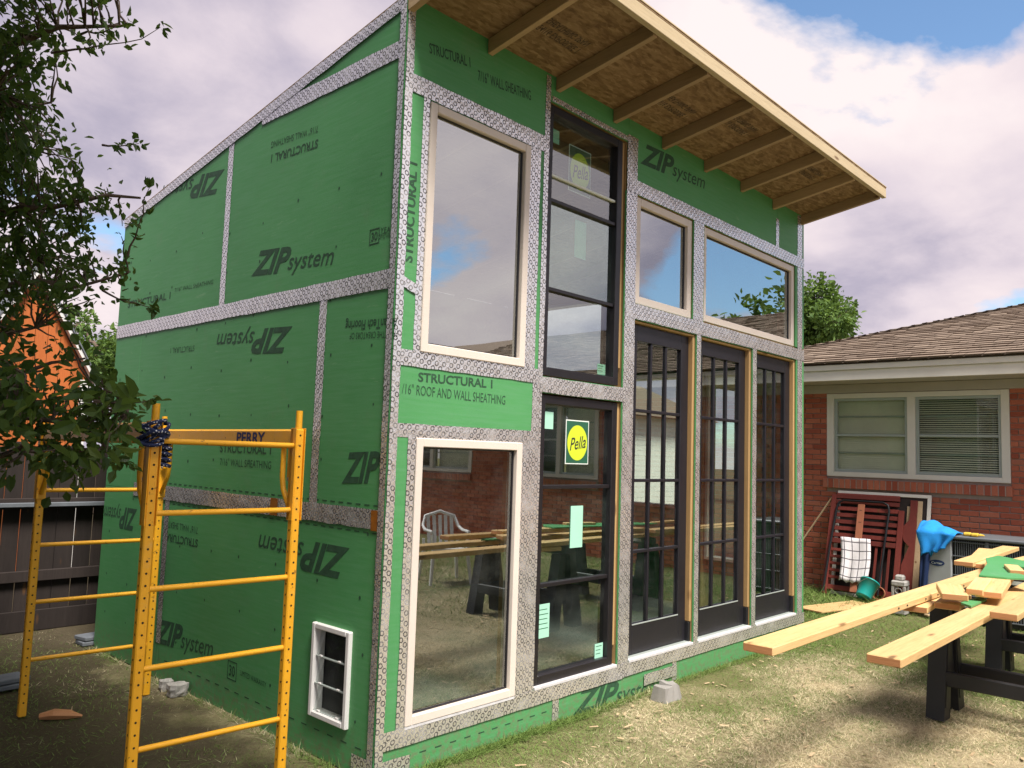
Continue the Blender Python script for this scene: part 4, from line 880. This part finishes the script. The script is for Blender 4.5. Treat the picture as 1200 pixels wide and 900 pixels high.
MB().bx((lc[0]-.07, lc[1]-.07, GZ), (lc[0]+.07, lc[1]+.07, GZ+.06), .01).build('base', 'stone', lt); m = MB(); m.bx((lc[0]-.075, lc[1]-.075, GZ+.30), (lc[0]+.075, lc[1]+.075, GZ+.36), .012); m.bx((lc[0]-.045, lc[1]-.045, GZ+.36), (lc[0]+.045, lc[1]+.045, GZ+.42), .015)
m.build('cap', 'stone', lt)
for sx in (-1, 1):
    for sy in (-1, 1): MB().bx((lc[0]+sx*.058-.014, lc[1]+sy*.058-.014, GZ+.06), (lc[0]+sx*.058+.014, lc[1]+sy*.058+.014, GZ+.30), .004).build('post', 'stone', lt)
for q in range(3):
    for sd_ in (0, 1):
        pts = [(lc[0]-.062 if sd_ == 0 else lc[0]+.04*math.cos(a), lc[1]+.035*math.cos(a) if sd_ == 0 else lc[1]+.062, GZ+.11+.07*q+.03*math.sin(a)) for a in np.linspace(0, 2*math.pi, 13)]
        MB().tube(pts, .008, 5, False).build('scroll', 'stone', lt)
pt = thing('flower_pot', 'small terracotta pot lying beside the teal bucket', 'pot', (7, .1, GZ)); pc = px((1030, 706), 2, GZ)
m = MB().lathe((0, 0, 0), [(0, 0), (.05, 0), (.07, .11), (.08, .11), (.08, .14), (.07, .14), (.048, .012), (0, .012)], 18); rot = Matrix.Rotation(R(-75), 3, 'Y'); m.v = [tuple(rot @ Vector(v) + Vector((pc[0]+.1, pc[1], GZ+.075))) for v in m.v]; m.build('pot', 'terracotta', pt)
yc_ = thing('yellow_cup', 'small yellow plastic tub standing on the grass behind the long board', 'tub', px((1066, 712), 2, GZ)); yp = px((1066, 716), 2, GZ)
MB().lathe((yp[0], yp[1], GZ), [(0, 0), (.075, 0), (.085, .17), (.09, .17), (.09, .185), (.08, .185), (.07, .01), (0, .01)], 20).build('tub_body', 'yellow_plastic', yc_)

# ------------------------------------------------------------------ sawhorses and lumber
def sawhorse(x, y0, label):
    zt = .725; s = thing('sawhorse', label, 'sawhorse', (x, y0-.5, GZ), 'sawhorses under the lumber')
    MB().bx((x-.055, y0-1.15, zt-.075), (x+.055, y0+.06, zt), .008).build('top_beam', 'black_plastic', s)
    for ye in (y0, y0-1.05):
        for sx in (-1, 1):
            m = MB(); poly = [(x+sx*.02, zt-.07), (x+sx*.11, zt-.07), (x+sx*.235, GZ), (x+sx*.10, GZ)]; m.prism([(a, ye-.06, b) for a, b in poly], (0, .11, 0)); lg = m.build('leg', 'black_plastic', s)
            m = MB(); m.prism([(x+sx*.03, ye-.064, zt-.10), (x+sx*.10, ye-.064, zt-.10), (x+sx*.205, ye-.064, .05), (x+sx*.12, ye-.064, .05)], (0, .003, 0)); m.build('leg_rib', 'black_plastic', lg)
        MB().prism([(x-.13, ye-.045, .18), (x+.13, ye-.045, .18), (x+.07, ye-.045, .50), (x-.07, ye-.045, .50)], (0, .03, 0)).build('web', 'black_plastic', s)
    for sx in (-1, 1): MB().bx((x+sx*.165-.02, y0-1.0, .18), (x+sx*.165+.02, y0-.05, .27), .006).build('brace', 'black_plastic', s)
    MB().box((x-.0575, y0-.22, zt-.05), (x-.0555, y0-.06, zt-.02)).build('sticker', 'sticker_white', s)
    return s
sawhorse(3.47, -1.58, 'black plastic sawhorse nearer the green building under the long boards'); sawhorse(4.95, -1.58, 'black plastic sawhorse nearer the brick house, farther under the lumber')
def board(name, label, x0, y0, z, L, wd, th, ang, mat='pine', tilt=0., group='boards laid on the sawhorses', cat='board', roll=0.):
    ca, sa = math.cos(ang), math.sin(ang); X = np.array([ca*math.cos(tilt), sa*math.cos(tilt), math.sin(tilt)]); Y = np.array([-sa, ca, 0]); Z = np.cross(X, Y)
    if roll: Y, Z = Y*math.cos(roll)+Z*math.sin(roll), -Y*math.sin(roll)+Z*math.cos(roll)
    root = thing(name, label, cat, (x0, y0, z), group); o_ = np.array([x0, y0, z])
    # timber in its own coordinates so that the grain follows it
    m = MB().bx((0, -wd/2, 0), (L, wd/2, th), .004); o = m.build('timber', mat, None)
    Mx = Matrix.Identity(4)
    for i in range(3): Mx[i][0], Mx[i][1], Mx[i][2], Mx[i][3] = X[i], Y[i], Z[i], o_[i]
    o.parent = root; o.matrix_parent_inverse = Matrix.Translation(-o_); o.matrix_basis = Mx
    if mat == 'pine':
        e = MB().box((-.0012, -wd/2+.005, .005), (-.0002, wd/2-.005, th-.005)); e2 = e.build('end_grain', 'pine_end', None); e2.parent = root; e2.matrix_parent_inverse = Matrix.Translation(-o_); e2.matrix_basis = Mx
    return root, o, Mx
def nails(root, Mx, xs_, y, z):
    for x in xs_:
        m = MB().tube([(0, 0, 0), (0, -.006, 0)], .005, 6); o = m.build('nail_hole', 'hole_dark', None); o.parent = root; o.matrix_parent_inverse = Matrix.Translation(-Vector(ROOTLOC[root.name])); o.matrix_basis = Mx @ Matrix.Translation((x, y, z))
r1, o1, M1 = board('long_board', 'longest pine board with nail holes along its edge, nearest the green building', .835, -1.555, .745, 4.9, .14, .038, 0.0)
nails(r1, M1, (1.6, 1.75, 2.1, 2.35, 2.75, 2.95, 3.3), -.0695, .02)
board('long_board', 'second long pine board sticking out towards the camera over the near sawhorse', 1.06, -2.0, .745, 4.3, .14, .038, .01)
def piece(label, pl, z, L, wd, th, ang, mat='pine', tilt=0., name='board_offcut', group='offcuts piled on the sawhorses', cat='board', roll=0.):
    p = px(pl, 2, z+th); return board(name, label, p[0], p[1], z, L, wd, th, ang, mat, tilt, group, cat, roll)
piece('thick pine offcut resting on the far long board, end facing left', (1141, 660), .786, 1.5, .14, .038, .16)
piece('short pine block tilted steeply in the middle of the pile', (1119, 696), .80, .30, .14, .038, .36, tilt=.06)
piece('short reddish pine offcut lying over the middle of the pile', (1142, 690), .832, .46, .09, .038, .12, tilt=.04)
piece('broad pine offcut near the front of the pile, end facing camera', (1158, 693), .825, 1.2, .14, .038, .14)
piece('pine offcut lying nearest the camera on top of the front long board', (1176, 718), .786, 1.3, .13, .038, .02)
piece('small pale pine block low between the two long boards', (1110, 707), .725, .5, .14, .038, .12)
piece('round edged pine offcut poking out under the far long board', (1072, 710), .70, .55, .14, .038, .10)
piece('thin pale lath high at the back of the pile', (1184, 657), .85, .9, .07, .018, -.05)
piece('dark red pine block at the right of the green scraps', (1192, 668), .86, .35, .09, .038, .3)
board('long_board', 'yellow pine board at the back of the pile running off the frame', 4.7, -1.40, .80, 1.9, .14, .038, .03)
def scrap(label, pts, z, th=.011):
    P_ = [px(p, 2, z) for p in pts]; c = sum(P_)/len(P_); t_ = thing('sheathing_scrap', label, 'scrap', c, 'green sheathing scraps on the pile'); MB().prism(P_, (0, 0, -th)).build('sheet', 'zip_green', t_)
    MB().prism([c+(p-c)*.999+np.array([0, 0, -th-.0005]) for p in P_], (0, 0, -.002)).build('back_face', 'osb', t_)
scrap('irregular green sheathing scrap on top of the lumber pile', [(1147, 674), (1157, 660), (1155, 654), (1170, 651), (1195, 656), (1215, 660), (1215, 666), (1195, 664), (1194, 672), (1215, 678), (1180, 677)], .875)
scrap('small green sheathing scrap under the front offcut', [(1126, 706), (1150, 698), (1156, 702), (1138, 710)], .80)
# boards lying on the ground
def ground_board(label, p0, L, wd, th, ang, mat='old_wood', z=GZ+.012, tilt=0.): p = px(p0, 2, z); return board('ground_plank', label, p[0], p[1], z, L, wd, th, ang, mat, tilt, 'planks lying on the grass')
ground_board('orange plywood strip on the grass at the corner of the green building', (948, 716), 1.0, .32, .02, -.25, 'pine'); ground_board('thin plank on the grass under the far long board', (985, 733), 1.0, .09, .02, .10)
ground_board('short thin plank behind the teal bucket on the grass', (1000, 716), 1.3, .08, .03, -.05, 'pine'); ground_board('pale lath on the grass under the sawhorses', (1085, 722), 1.2, .05, .02, -.4)

# ------------------------------------------------------------------ stones and rubbish on the grass
def rock(name, label, c, s, mat='stone', cat='stone', blocky=.35, seed=0, part='lump'):
    rn = random.Random(seed); t_ = thing(name, label, cat, c); vs = []; nu, nv = 12, 7
    for j in range(nv+1):
        ph = -math.pi/2+math.pi*j/nv
        for i in range(nu):
            th_ = 2*math.pi*i/nu; x, y, z = math.cos(ph)*math.cos(th_), math.cos(ph)*math.sin(th_), math.sin(ph); k = max(abs(x), abs(y), abs(z)); r_ = (1-blocky)+blocky/k*.85; r_ *= rn.uniform(.9, 1.08) if 0 < j < nv else 1
            vs.append((c[0]+x*r_*s[0], c[1]+y*r_*s[1], c[2]+s[2]*.75+z*r_*s[2]))
    m = MB(); m.add(vs, [(j*nu+i, j*nu+(i+1) % nu, (j+1)*nu+(i+1) % nu, (j+1)*nu+i) for j in range(nv) for i in range(nu)]); m.build(part, mat, t_); return t_
c = px((784, 819), 2, GZ); blk = thing('concrete_block', 'broken grey concrete block on the grass against the green wall', 'block', c)
for (dx, dy, sx, sy, h_, sd_) in ((-.045, .02, .060, .060, .062, 4), (.042, .025, .050, .065, .072, 9)):
    rn = random.Random(sd_); b0 = [(c[0]+dx+qx*sx*1.1*rn.uniform(.9, 1.1), c[1]+dy+qy*sy*1.1*rn.uniform(.9, 1.1), GZ-.01) for qx, qy in ((-1, -1), (0, -1.1), (1, -1), (1.1, 0), (1, 1), (0, 1.05), (-1, 1), (-1.1, 0))]
    t0 = [(c[0]+dx+qx*sx*.78*rn.uniform(.85, 1.1), c[1]+dy+qy*sy*.78*rn.uniform(.85, 1.1), GZ+h_*rn.uniform(1.05, 1.5)) for qx, qy in ((-1, -1), (0, -1.1), (1, -1), (1.1, 0), (1, 1), (0, 1.05), (-1, 1), (-1.1, 0))]
    m = MB(); m.add(b0+t0+[(c[0]+dx, c[1]+dy, GZ+h_*1.35)], [(i, (i+1) % 8, 8+(i+1) % 8, 8+i) for i in range(8)]+[(8+i, 8+(i+1) % 8, 16) for i in range(8)]); m.build('lump', 'concrete', blk)
rock('rubble_stone', 'grey stone at the foot of the green left wall', np.array([-.075, 1.93, GZ]), (.07, .06, .05), seed=2, blocky=.8); rock('rubble_stone', 'smaller grey stone farther along the foot of the green left wall', np.array([-.07, 2.10, GZ]), (.05, .05, .04), seed=5, blocky=.8)
for k, (pq, lab) in enumerate((((8, 806), 'stacked grey paving slabs at the left edge of the grass'), ((108, 754), 'flat grey paving slabs near the back corner of the green wall'))):
    c = px(pq, 2, GZ); t_ = thing('paving_slab', lab, 'slab', c, 'loose slabs on the grass')
    for q in range(2): m = MB(); m.obox((c[0]-.10+.02*q, c[1]-.08, GZ+.002+.035*q), (.2, .03*q, 0), (-.03*q, .16, 0), (0, 0, .03), .005); m.build('slab', 'slate', t_)
c = px((70, 842), 2, GZ); t_ = thing('wood_chunk', 'split orange wood chunk lying on the dark grass under the scaffold', 'wood', c)
m = MB(); m.tube([(c[0]-.09, c[1]+.05, GZ+.018), (c[0]-.03, c[1]+.01, GZ+.028), (c[0]+.04, c[1]-.03, GZ+.022), (c[0]+.10, c[1]-.06, GZ+.008)], [.018, .03, .026, .006], 6, True, False); m.build('chunk', 'pine_end', t_)
MB().tube([(c[0]+.05, c[1]-.02, GZ+.02), (c[0]+.06, c[1]-.01, GZ+.06)], [.006, .002], 5).build('splinter', 'old_wood', t_)

# ------------------------------------------------------------------ fence behind
fy = 4.42; fence = thing('board_fence', 'dark weathered board fence behind the scaffold', 'fence', (-2, fy, GZ))
x = 1.1
while x > -6:
    wd = random.uniform(.125, .15); m = MB().bx((x-wd, fy, GZ+random.uniform(.02, .06)), (x, fy+.018, 1.52+random.uniform(-.03, .02)), .003); m.build('board', 'fence_wood', fence); x -= wd+random.uniform(.002, .008)
for z in (.38, .98): MB().bx((-6, fy-.042, z), (1.1, fy-.003, z+.089), .004).build('rail', 'fence_wood', fence)
MB().bx((-6, fy-.10, 1.0), (.62, fy-.045, 1.035), .004).build('rail_cap', 'slate', fence); MB().bx((-1, fy-.03, GZ), (1.2, fy-.004, .14), .004).build('kickboard', 'fence_wood', fence)
for xx in (.9, -1.5, -3.9): MB().bx((xx, fy+.02, GZ), (xx+.09, fy+.11, 1.45), .004).build('post', 'fence_wood', fence)

# ------------------------------------------------------------------ orange shed beyond the fence
ysd = 7.4; ap, ev = onp((57, 352), 1, ysd), onp((103, 442), 1, ysd); ax_, az_ = ap[0], ap[2]; ex_, ez_ = ev[0], ev[2]; slope = (az_-ez_)/(ex_-ax_); lx_ = ax_-(ex_-ax_)*1.6
axr = (ax_+lx_+0)/2; hw = (ex_-lx_)/2; cxs = (ex_+lx_)/2; az_ = ez_+slope*hw
shed = thing('orange_shed', 'orange wooden shed with white roof trim beyond the fence', 'shed', (cxs, ysd+1, GZ))
xx = lx_
while xx < ex_-.02:
    wq = min(.14, ex_-xx); t0 = ez_+slope*(hw-abs(xx-cxs)); t1 = ez_+slope*(hw-abs(xx+wq-cxs)); poly = [(xx, ysd, GZ), (xx+wq-.006, ysd, GZ), (xx+wq-.006, ysd, t1), (xx, ysd, t0)]
    if xx < cxs < xx+wq: poly.insert(3, (cxs, ysd, az_))
    MB().prism(poly, (0, .02, 0)).build('plank', 'orange_wood', shed); xx += wq
MB().box((lx_+.02, ysd+.022, GZ), (ex_-.02, ysd+3, ez_-.05)).build('wall', 'orange_wood', shed)
for sg in (-1, 1):
    e_ = cxs+sg*(hw+.06); ze = ez_-slope*.06
    MB().prism([(cxs, ysd-.10, az_+.02), (e_, ysd-.10, ze+.02), (e_, ysd-.10, ze+.10), (cxs, ysd-.10, az_+.12)], (0, .09, 0)).build('barge_board', 'white_vinyl', shed)
    MB().prism([(cxs, ysd-.12, az_+.125), (e_+sg*.03, ysd-.12, ze+.10-slope*.03), (e_+sg*.03, ysd-.12, ze+.125-slope*.03), (cxs, ysd-.12, az_+.155)], (0, 3.2, 0)).build('roof_slope', 'slate', shed)
MB().bx((ex_-.09, ysd-.03, GZ), (ex_+.0, ysd-.002, ez_-.04)).build('corner_board', 'white_vinyl', shed)

# ------------------------------------------------------------------ trees
def leaves(centers, dirs, size, aspect=.55, up=.45):
    n_ = len(centers); d = dirs + rng.normal(0, .55, (n_, 3)); d[:, 2] -= .25; d /= np.linalg.norm(d, axis=1)[:, None]
    nn = rng.normal(0, 1, (n_, 3)); nn[:, 2] += up*2.2; s_ = np.cross(d, nn); s_ /= np.linalg.norm(s_, axis=1)[:, None]+1e-9; nn = np.cross(s_, d)
    L = size*rng.uniform(.6, 1.35, n_); Wd = L*aspect*rng.uniform(.75, 1.2, n_)
    b = centers; t_ = b+d*L[:, None]-nn*(L*.12)[:, None]; q1 = b+d*(L*.38)[:, None]+s_*(Wd/2)[:, None]+nn*(Wd*.14)[:, None]; q2 = b+d*(L*.38)[:, None]-s_*(Wd/2)[:, None]+nn*(Wd*.14)[:, None]
    q3 = b+d*(L*.72)[:, None]+s_*(Wd*.34)[:, None]+nn*(Wd*.06)[:, None]; q4 = b+d*(L*.72)[:, None]-s_*(Wd*.34)[:, None]+nn*(Wd*.06)[:, None]; mid = b+d*(L*.5)[:, None]
    V = np.stack([b, q1, q3, t_, t_, q4, q2, b], 1).reshape(-1, 3); return V
def curve_pts(a, b, sag, n_=6, wob=.04):
    a, b = np.array(a, float), np.array(b, float); L = np.linalg.norm(b-a); o_ = [a+(b-a)*i/n_ + np.array([0, 0, sag*L*math.sin(math.pi*i/n_)]) + (rng.normal(0, wob*L/n_, 3) if 0 < i < n_ else 0) for i in range(n_+1)]; return o_
def crown_tree(name, label, base, top, blobs, nleaf, size, leafmat, group=None, tr=.12):
    t_ = thing(name, label, 'tree', base, group); base = np.array(base, float); top = np.array(top, float); m = MB(); tp = curve_pts(base, top, 0, 8, .3); m.tube(tp, [tr*(1-.65*i/8) for i in range(9)], 8); m.build('trunk', 'bark', t_); lm = MB(); Vs = []
    tot = sum(b[3]*b[4]*b[5] for b in blobs)
    for (bx_, by_, bz_, rx, ry, rz) in blobs:
        c_ = np.array([bx_, by_, bz_]); st_ = tp[random.randint(4, 8)]; lp = curve_pts(st_, c_, .08, 5, .3); lm.tube(lp, [tr*.45*(1-.75*i/5) for i in range(6)], 6)
        k = int(nleaf*rx*ry*rz/tot); nt_ = max(6, k//22); u = rng.normal(0, 1, (nt_, 3)); u /= np.linalg.norm(u, axis=1)[:, None]; rad = rng.uniform(.25, 1., nt_)**.5; tips = c_+u*rad[:, None]*np.array([rx, ry, rz])
        for q in tips[:max(4, nt_//3)]: lm.tube([c_+(q-c_)*.1, c_+(q-c_)*.6+rng.normal(0, .04, 3), q], [tr*.10, tr*.07, tr*.02], 4, False)
        ci = np.repeat(tips, 22, 0)+rng.normal(0, .16*max(rx, .5), (nt_*22, 3)); di = np.repeat(u, 22, 0)*.8; Vs.append(leaves(ci, di, size))
    lm.build('limbs', 'bark', t_); V = np.concatenate(Vs); n_ = len(V)//4; col = np.repeat(rng.random(n_//2), 2); cr_ = link('crown', fastmesh('crown', V, 4, col), leafmat, t_); return t_
c0 = dep((955, 374), 30); bl_ = [(c0[0]+rng.normal(0, .55), c0[1]+rng.normal(0, .55), c0[2]+rng.normal(0, .5), *(rng.uniform(.55, .8, 3))) for _ in range(13)] + [(c0[0], c0[1], c0[2]+.9, .8, .8, .7)]
crown_tree('background_tree', 'bright green leafy tree behind the brick house roof', (c0[0], c0[1], GZ), (c0[0], c0[1], c0[2]), bl_, 11000, .17, 'leaf_far', tr=.16)
c0 = dep((122, 416), 18); bl_ = [(c0[0]+rng.normal(0, .45), c0[1]+rng.normal(0, .5), c0[2]+rng.normal(0, .35), *(rng.uniform(.4, .6, 3))) for _ in range(8)]
crown_tree('background_tree', 'dark green tree beyond the fence beside the orange shed', (c0[0], c0[1], GZ), (c0[0], c0[1], c0[2]), bl_, 5000, .12, 'leaf_far')
bl_ = [(16.5+rng.normal(0, 1.1), -6.0+rng.normal(0, 1.3), 4.1+rng.normal(0, .6), *(rng.uniform(.8, 1.2, 3))) for _ in range(14)]
crown_tree('background_tree', 'tree behind the brick house mirrored in the wide upper window', (16.5, -6.0, GZ), (16.5, -6.0, 3.8), bl_, 9000, .2, 'leaf_far', tr=.2)

# near tree at the left: trunk just outside the frame, boughs reaching in over the scaffold
nt_root = thing('leafy_tree', 'leafy green tree reaching in from the left over the yellow scaffold', 'tree', (-2.35, 1.35, GZ))
tb = np.array([-2.35, 1.35, GZ]); trunk = [tb, tb+[.03, -.03, .8], tb+[.10, -.10, 1.6], tb+[.12, -.18, 2.5], tb+[.16, -.2, 3.5], tb+[.1, -.1, 4.6]]
MB().tube(trunk, [.13, .11, .095, .08, .06, .03], 10).build('trunk', 'bark', nt_root)
def foliage_edge(y):            # right limit of the foliage in the photo at pixel row y
    ys_ = [-400, -60, 0, 20, 45, 70, 100, 150, 200, 240, 290, 330, 360, 400, 430, 470, 500, 530, 560, 575]; xe = [260, 190, 138, 150, 165, 95, 62, 78, 118, 150, 168, 155, 130, 95, 120, 165, 170, 140, 100, 20]
    return np.interp(y, ys_, xe)
limbs_m = MB(); tw_m = MB(); cents = []; dirsL = []; big_c = []; big_d = []
bough = []
for (p_, d_, hz) in (((150, 30), 3.7, 3.0), ((165, 232), 3.75, 2.4), ((150, 320), 3.8, 2.2), ((60, 120), 4.0, 2.9), ((150, 480), 3.1, 1.7), ((90, 530), 3.1, 1.5), ((30, 440), 2.9, 1.7), ((40, 300), 4.1, 2.4), ((-120, -80), 4.0, 3.4), ((60, -150), 4.2, 3.6), ((-250, 150), 4.5, 2.6), ((-200, 420), 3.3, 1.8), ((100, 420), 3.9, 2.0), *[((rng.uniform(-300, 130), rng.uniform(-300, 520)), rng.uniform(3.1, 4.3), 0) for _ in range(34)]):
    tip = dep(p_, d_); st_ = trunk[0]+(trunk[-1]-trunk[0])*0; zs_ = min(max(tip[2]-.75, .9), 3.8); k = np.interp(zs_, [t[2] for t in trunk], range(6)); i0 = int(min(k, 4)); st_ = trunk[i0]+(trunk[i0+1]-trunk[i0])*(k-i0)
    pts = curve_pts(st_, tip, .10, 8, .12); limbs_m.tube(pts, [.032*(1-.88*i/8)+.0015 for i in range(9)], 6); bough += [(pts[i]+(pts[i+1]-pts[i])*f_, 0) for i in range(3, 8) for f_ in (0., .2, .4, .6, .8)]+[(pts[8], 0)]
bp_ = np.array([b[0] for b in bough])
def cluster(c_, nl, spread, size_pick):
    i = np.argmin(((bp_-c_)**2).sum(1)); a = bp_[i]; d_ = c_-a; L = np.linalg.norm(d_)
    if L > .02:
        pts = curve_pts(a, c_, .06, 4, .12); tw_m.tube(pts, [.0055, .0045, .0035, .0026, .0015], 4, False)
    d_ = d_/(L+1e-6); k = rng.uniform(-.9, .25, nl); base_ = c_ + np.outer(k, d_)*spread*1.6 + rng.normal(0, spread*.45, (nl, 3)); size_pick[0].append(base_); size_pick[1].append(np.tile(d_, (nl, 1))+rng.normal(0, .5, (nl, 3)))
N = 0
for _ in range(5600):
    y = rng.uniform(-330, 560); xe = foliage_edge(y); x = xe - 12 - abs(rng.normal(0, 1))*0 - rng.uniform(0, 1)**1.0*(xe+420)
    din = xe-x
    if 0 < y < 70 and 60 < x < 140 and rng.random() < .45: continue
    if 130 < x and rng.random() < .45: continue
    if 70 < y < 140 and 50 < x < 110 and rng.random() < .6: continue
    if 362 < y < 452 and 25 < x < 112 and rng.random() < .90: continue
    if y > 425 and rng.random() < .5: continue
    dmin, dmax = (2.75, 3.35) if y > 420 else (3.2, 4.5)
    c_ = dep((x, y), rng.uniform(dmin, dmax))
    if c_[2] < 1.35: continue
    if c_[0] > -.12: continue
    if ((bp_-c_)**2).sum(1).min() > .30**2: continue
    cluster(c_, int(rng.uniform(7, 15)), .07, (big_c, big_d) if (y > 380 and rng.random() < .6) else (cents, dirsL))
# unseen leaves added above and left of the view, to shade wall and ground
shade_c = []
for q_ in range(4600):
    c_ = [np.array([-2.7, 1.0, 3.3]), np.array([-2.2, -.4, 4.0]), np.array([-3.0, 2.0, 1.9])][q_ % 3] + rng.normal(0, 1, 3)*[np.array([.9, 1.1, .8]), np.array([.9, 1.1, .6]), np.array([.5, 1.8, .9])][q_ % 3]
    v_ = c_-CAM; zc_ = v_ @ cf; xpx = 600+FPX*(v_ @ cr)/zc_ if zc_ > .2 else -999; ypx = 450-FPX*(v_ @ cu)/zc_ if zc_ > .2 else -999
    if zc_ > -.3 and (zc_ < .9 or (-240 < ypx < 1100 and xpx > -120-480/zc_)): continue
    if c_[0] > -.5 or c_[2] < .25 or np.linalg.norm(v_) < 1.4: continue
    shade_c.append(c_+rng.normal(0, .15, (14, 3)))
# the slim sprig reaching right at the top
for a, b, ln_ in (((60, 62), (188, 32), 3.6), ((95, 40), (150, 26), 3.62), ((150, 300), (176, 218), 3.7), ((120, 170), (163, 168), 3.7), ((120, 340), (180, 360), 3.7), ((110, 470), (178, 468), 3.0), ((120, 520), (150, 545), 3.05)):
    A_, B2 = dep(a, ln_), dep(b, ln_-.05); pts = curve_pts(A_, B2, -.05, 6, .1); tw_m.tube(pts, [.006, .005, .004, .003, .0025, .002, .0012], 5, False)
    dd = (B2-A_)/np.linalg.norm(B2-A_)
    for i, q in enumerate(pts[2:]): cents.append(q+rng.normal(0, .012, (4 if i < 4 else 7, 3))); dirsL.append(np.tile(dd, (4 if i < 4 else 7, 1))+rng.normal(0, .5, (4 if i < 4 else 7, 3)))
limbs_m.build('limbs', 'bark', nt_root); tw_m.build('twigs', 'bark', nt_root)
cA, dA = np.concatenate(cents), np.concatenate(dirsL); cB, dB = np.concatenate(big_c), np.concatenate(big_d)
VB = leaves(cB, dB, .056, .58); nB = len(cB); colB = rng.random(nB)**1.3
cS = np.concatenate(shade_c); dv_ = cS-CAM; zv_ = dv_ @ cf; xv_ = 600+FPX*(dv_ @ cr)/np.maximum(zv_, .05); yv_ = 450-FPX*(dv_ @ cu)/np.maximum(zv_, .05); mg_ = 130/np.maximum(zv_, .1)
cS = cS[(zv_ < -.15) | ((zv_ > .15) & ((xv_ < -40-mg_) | (yv_ < -40-mg_)))]; VS = leaves(cS, rng.normal(0, .6, cS.shape), .085, .6)
VA = leaves(cA, dA, .043, .55); V = np.concatenate([VA, VB, VS]); colall = np.concatenate([rng.random(len(cA))**1.3, colB, rng.random(len(cS))**1.3])
link('crown', fastmesh('crown', V, 4, np.repeat(colall, 2)), 'leaf_near', nt_root)  # includes the unseen leaves added for shade
# the largest leaves nearest the camera, each its own piece
cnt = 0
for (x, y) in [(rng.uniform(0, 165), rng.uniform(400, 545)) for _ in range(90)]:
    if x > foliage_edge(y)-6: continue
    if 355 < y < 455 and 20 < x < 110: continue
    c_ = dep((x, y), rng.uniform(2.45, 2.8)); v = leaves(c_[None, :], rng.normal(0, .6, (1, 3))+np.array([[.3, -.2, .1]]), .070, .5, .7)
    i = np.argmin(((bp_-c_)**2).sum(1)); me = fastmesh('leaf', v, 4, [rng.uniform(.35, 1)]*2); link('leaf', me, 'leaf_near', nt_root); cnt += 1

# ------------------------------------------------------------------ things mirrored in the glass: garden chair, pale house
ch = thing('garden_chair', 'white plastic garden chair seen mirrored in the lower left window', 'chair', (4.4, -4.3, GZ)); cx, cy = 4.4, -4.3
def rotc(p, a=R(205)): return (cx+p[0]*math.cos(a)-p[1]*math.sin(a), cy+p[0]*math.sin(a)+p[1]*math.cos(a), p[2]+GZ)
m = MB(); m.prism([rotc(p) for p in ((-.22, -.22, .40), (.22, -.22, .40), (.20, .22, .38), (-.20, .22, .38))], (0, 0, .02)); m.build('seat', 'chair_white', ch)
for k in range(5): xq = -.16+.08*k; m = MB(); m.prism([rotc(p) for p in ((xq-.022, .20, .42), (xq+.022, .20, .42), (xq+.024, .29, .78), (xq-.024, .29, .78))], (0, 0, .012)); m.build('back_slat', 'chair_white', ch)
MB().tube([rotc(p) for p in ((-.24, -.2, .62), (-.25, .1, .62), (-.24, .24, .66), (-.20, .29, .78), (0, .30, .84), (.20, .29, .78), (.24, .24, .66), (.25, .1, .62), (.24, -.2, .62))], .02, 8).build('arm_and_top_rail', 'chair_white', ch)
for sx in (-1, 1):
    for sy in (-1, 1): MB().tube([rotc((sx*.235, sy*.2, .62 if sy < 0 else .5)), rotc((sx*.22, sy*.21, .38)), rotc((sx*.26, sy*.27, 0))], [.016, .024, .02], 7).build('leg', 'chair_white', ch)
nb = thing('pale_house', 'pale sided neighbour house glimpsed through the glass doors', 'house', (15, 9, GZ))
for k in range(20): MB().bx((9.0, 9.2, GZ+k*.14), (19, 9.22+.012, GZ+.135+k*.14), .003).build('siding_board', 'siding', nb)
MB().box((9.0, 9.235, GZ), (19, 14, 2.75)).build('wall', 'siding', nb); MB().prism([(8.6, 8.8, 2.72), (8.6, 14.4, 2.72), (8.6, 11.6, 3.9)], (10.8, 0, 0)).build('roof', 'shingle', nb)
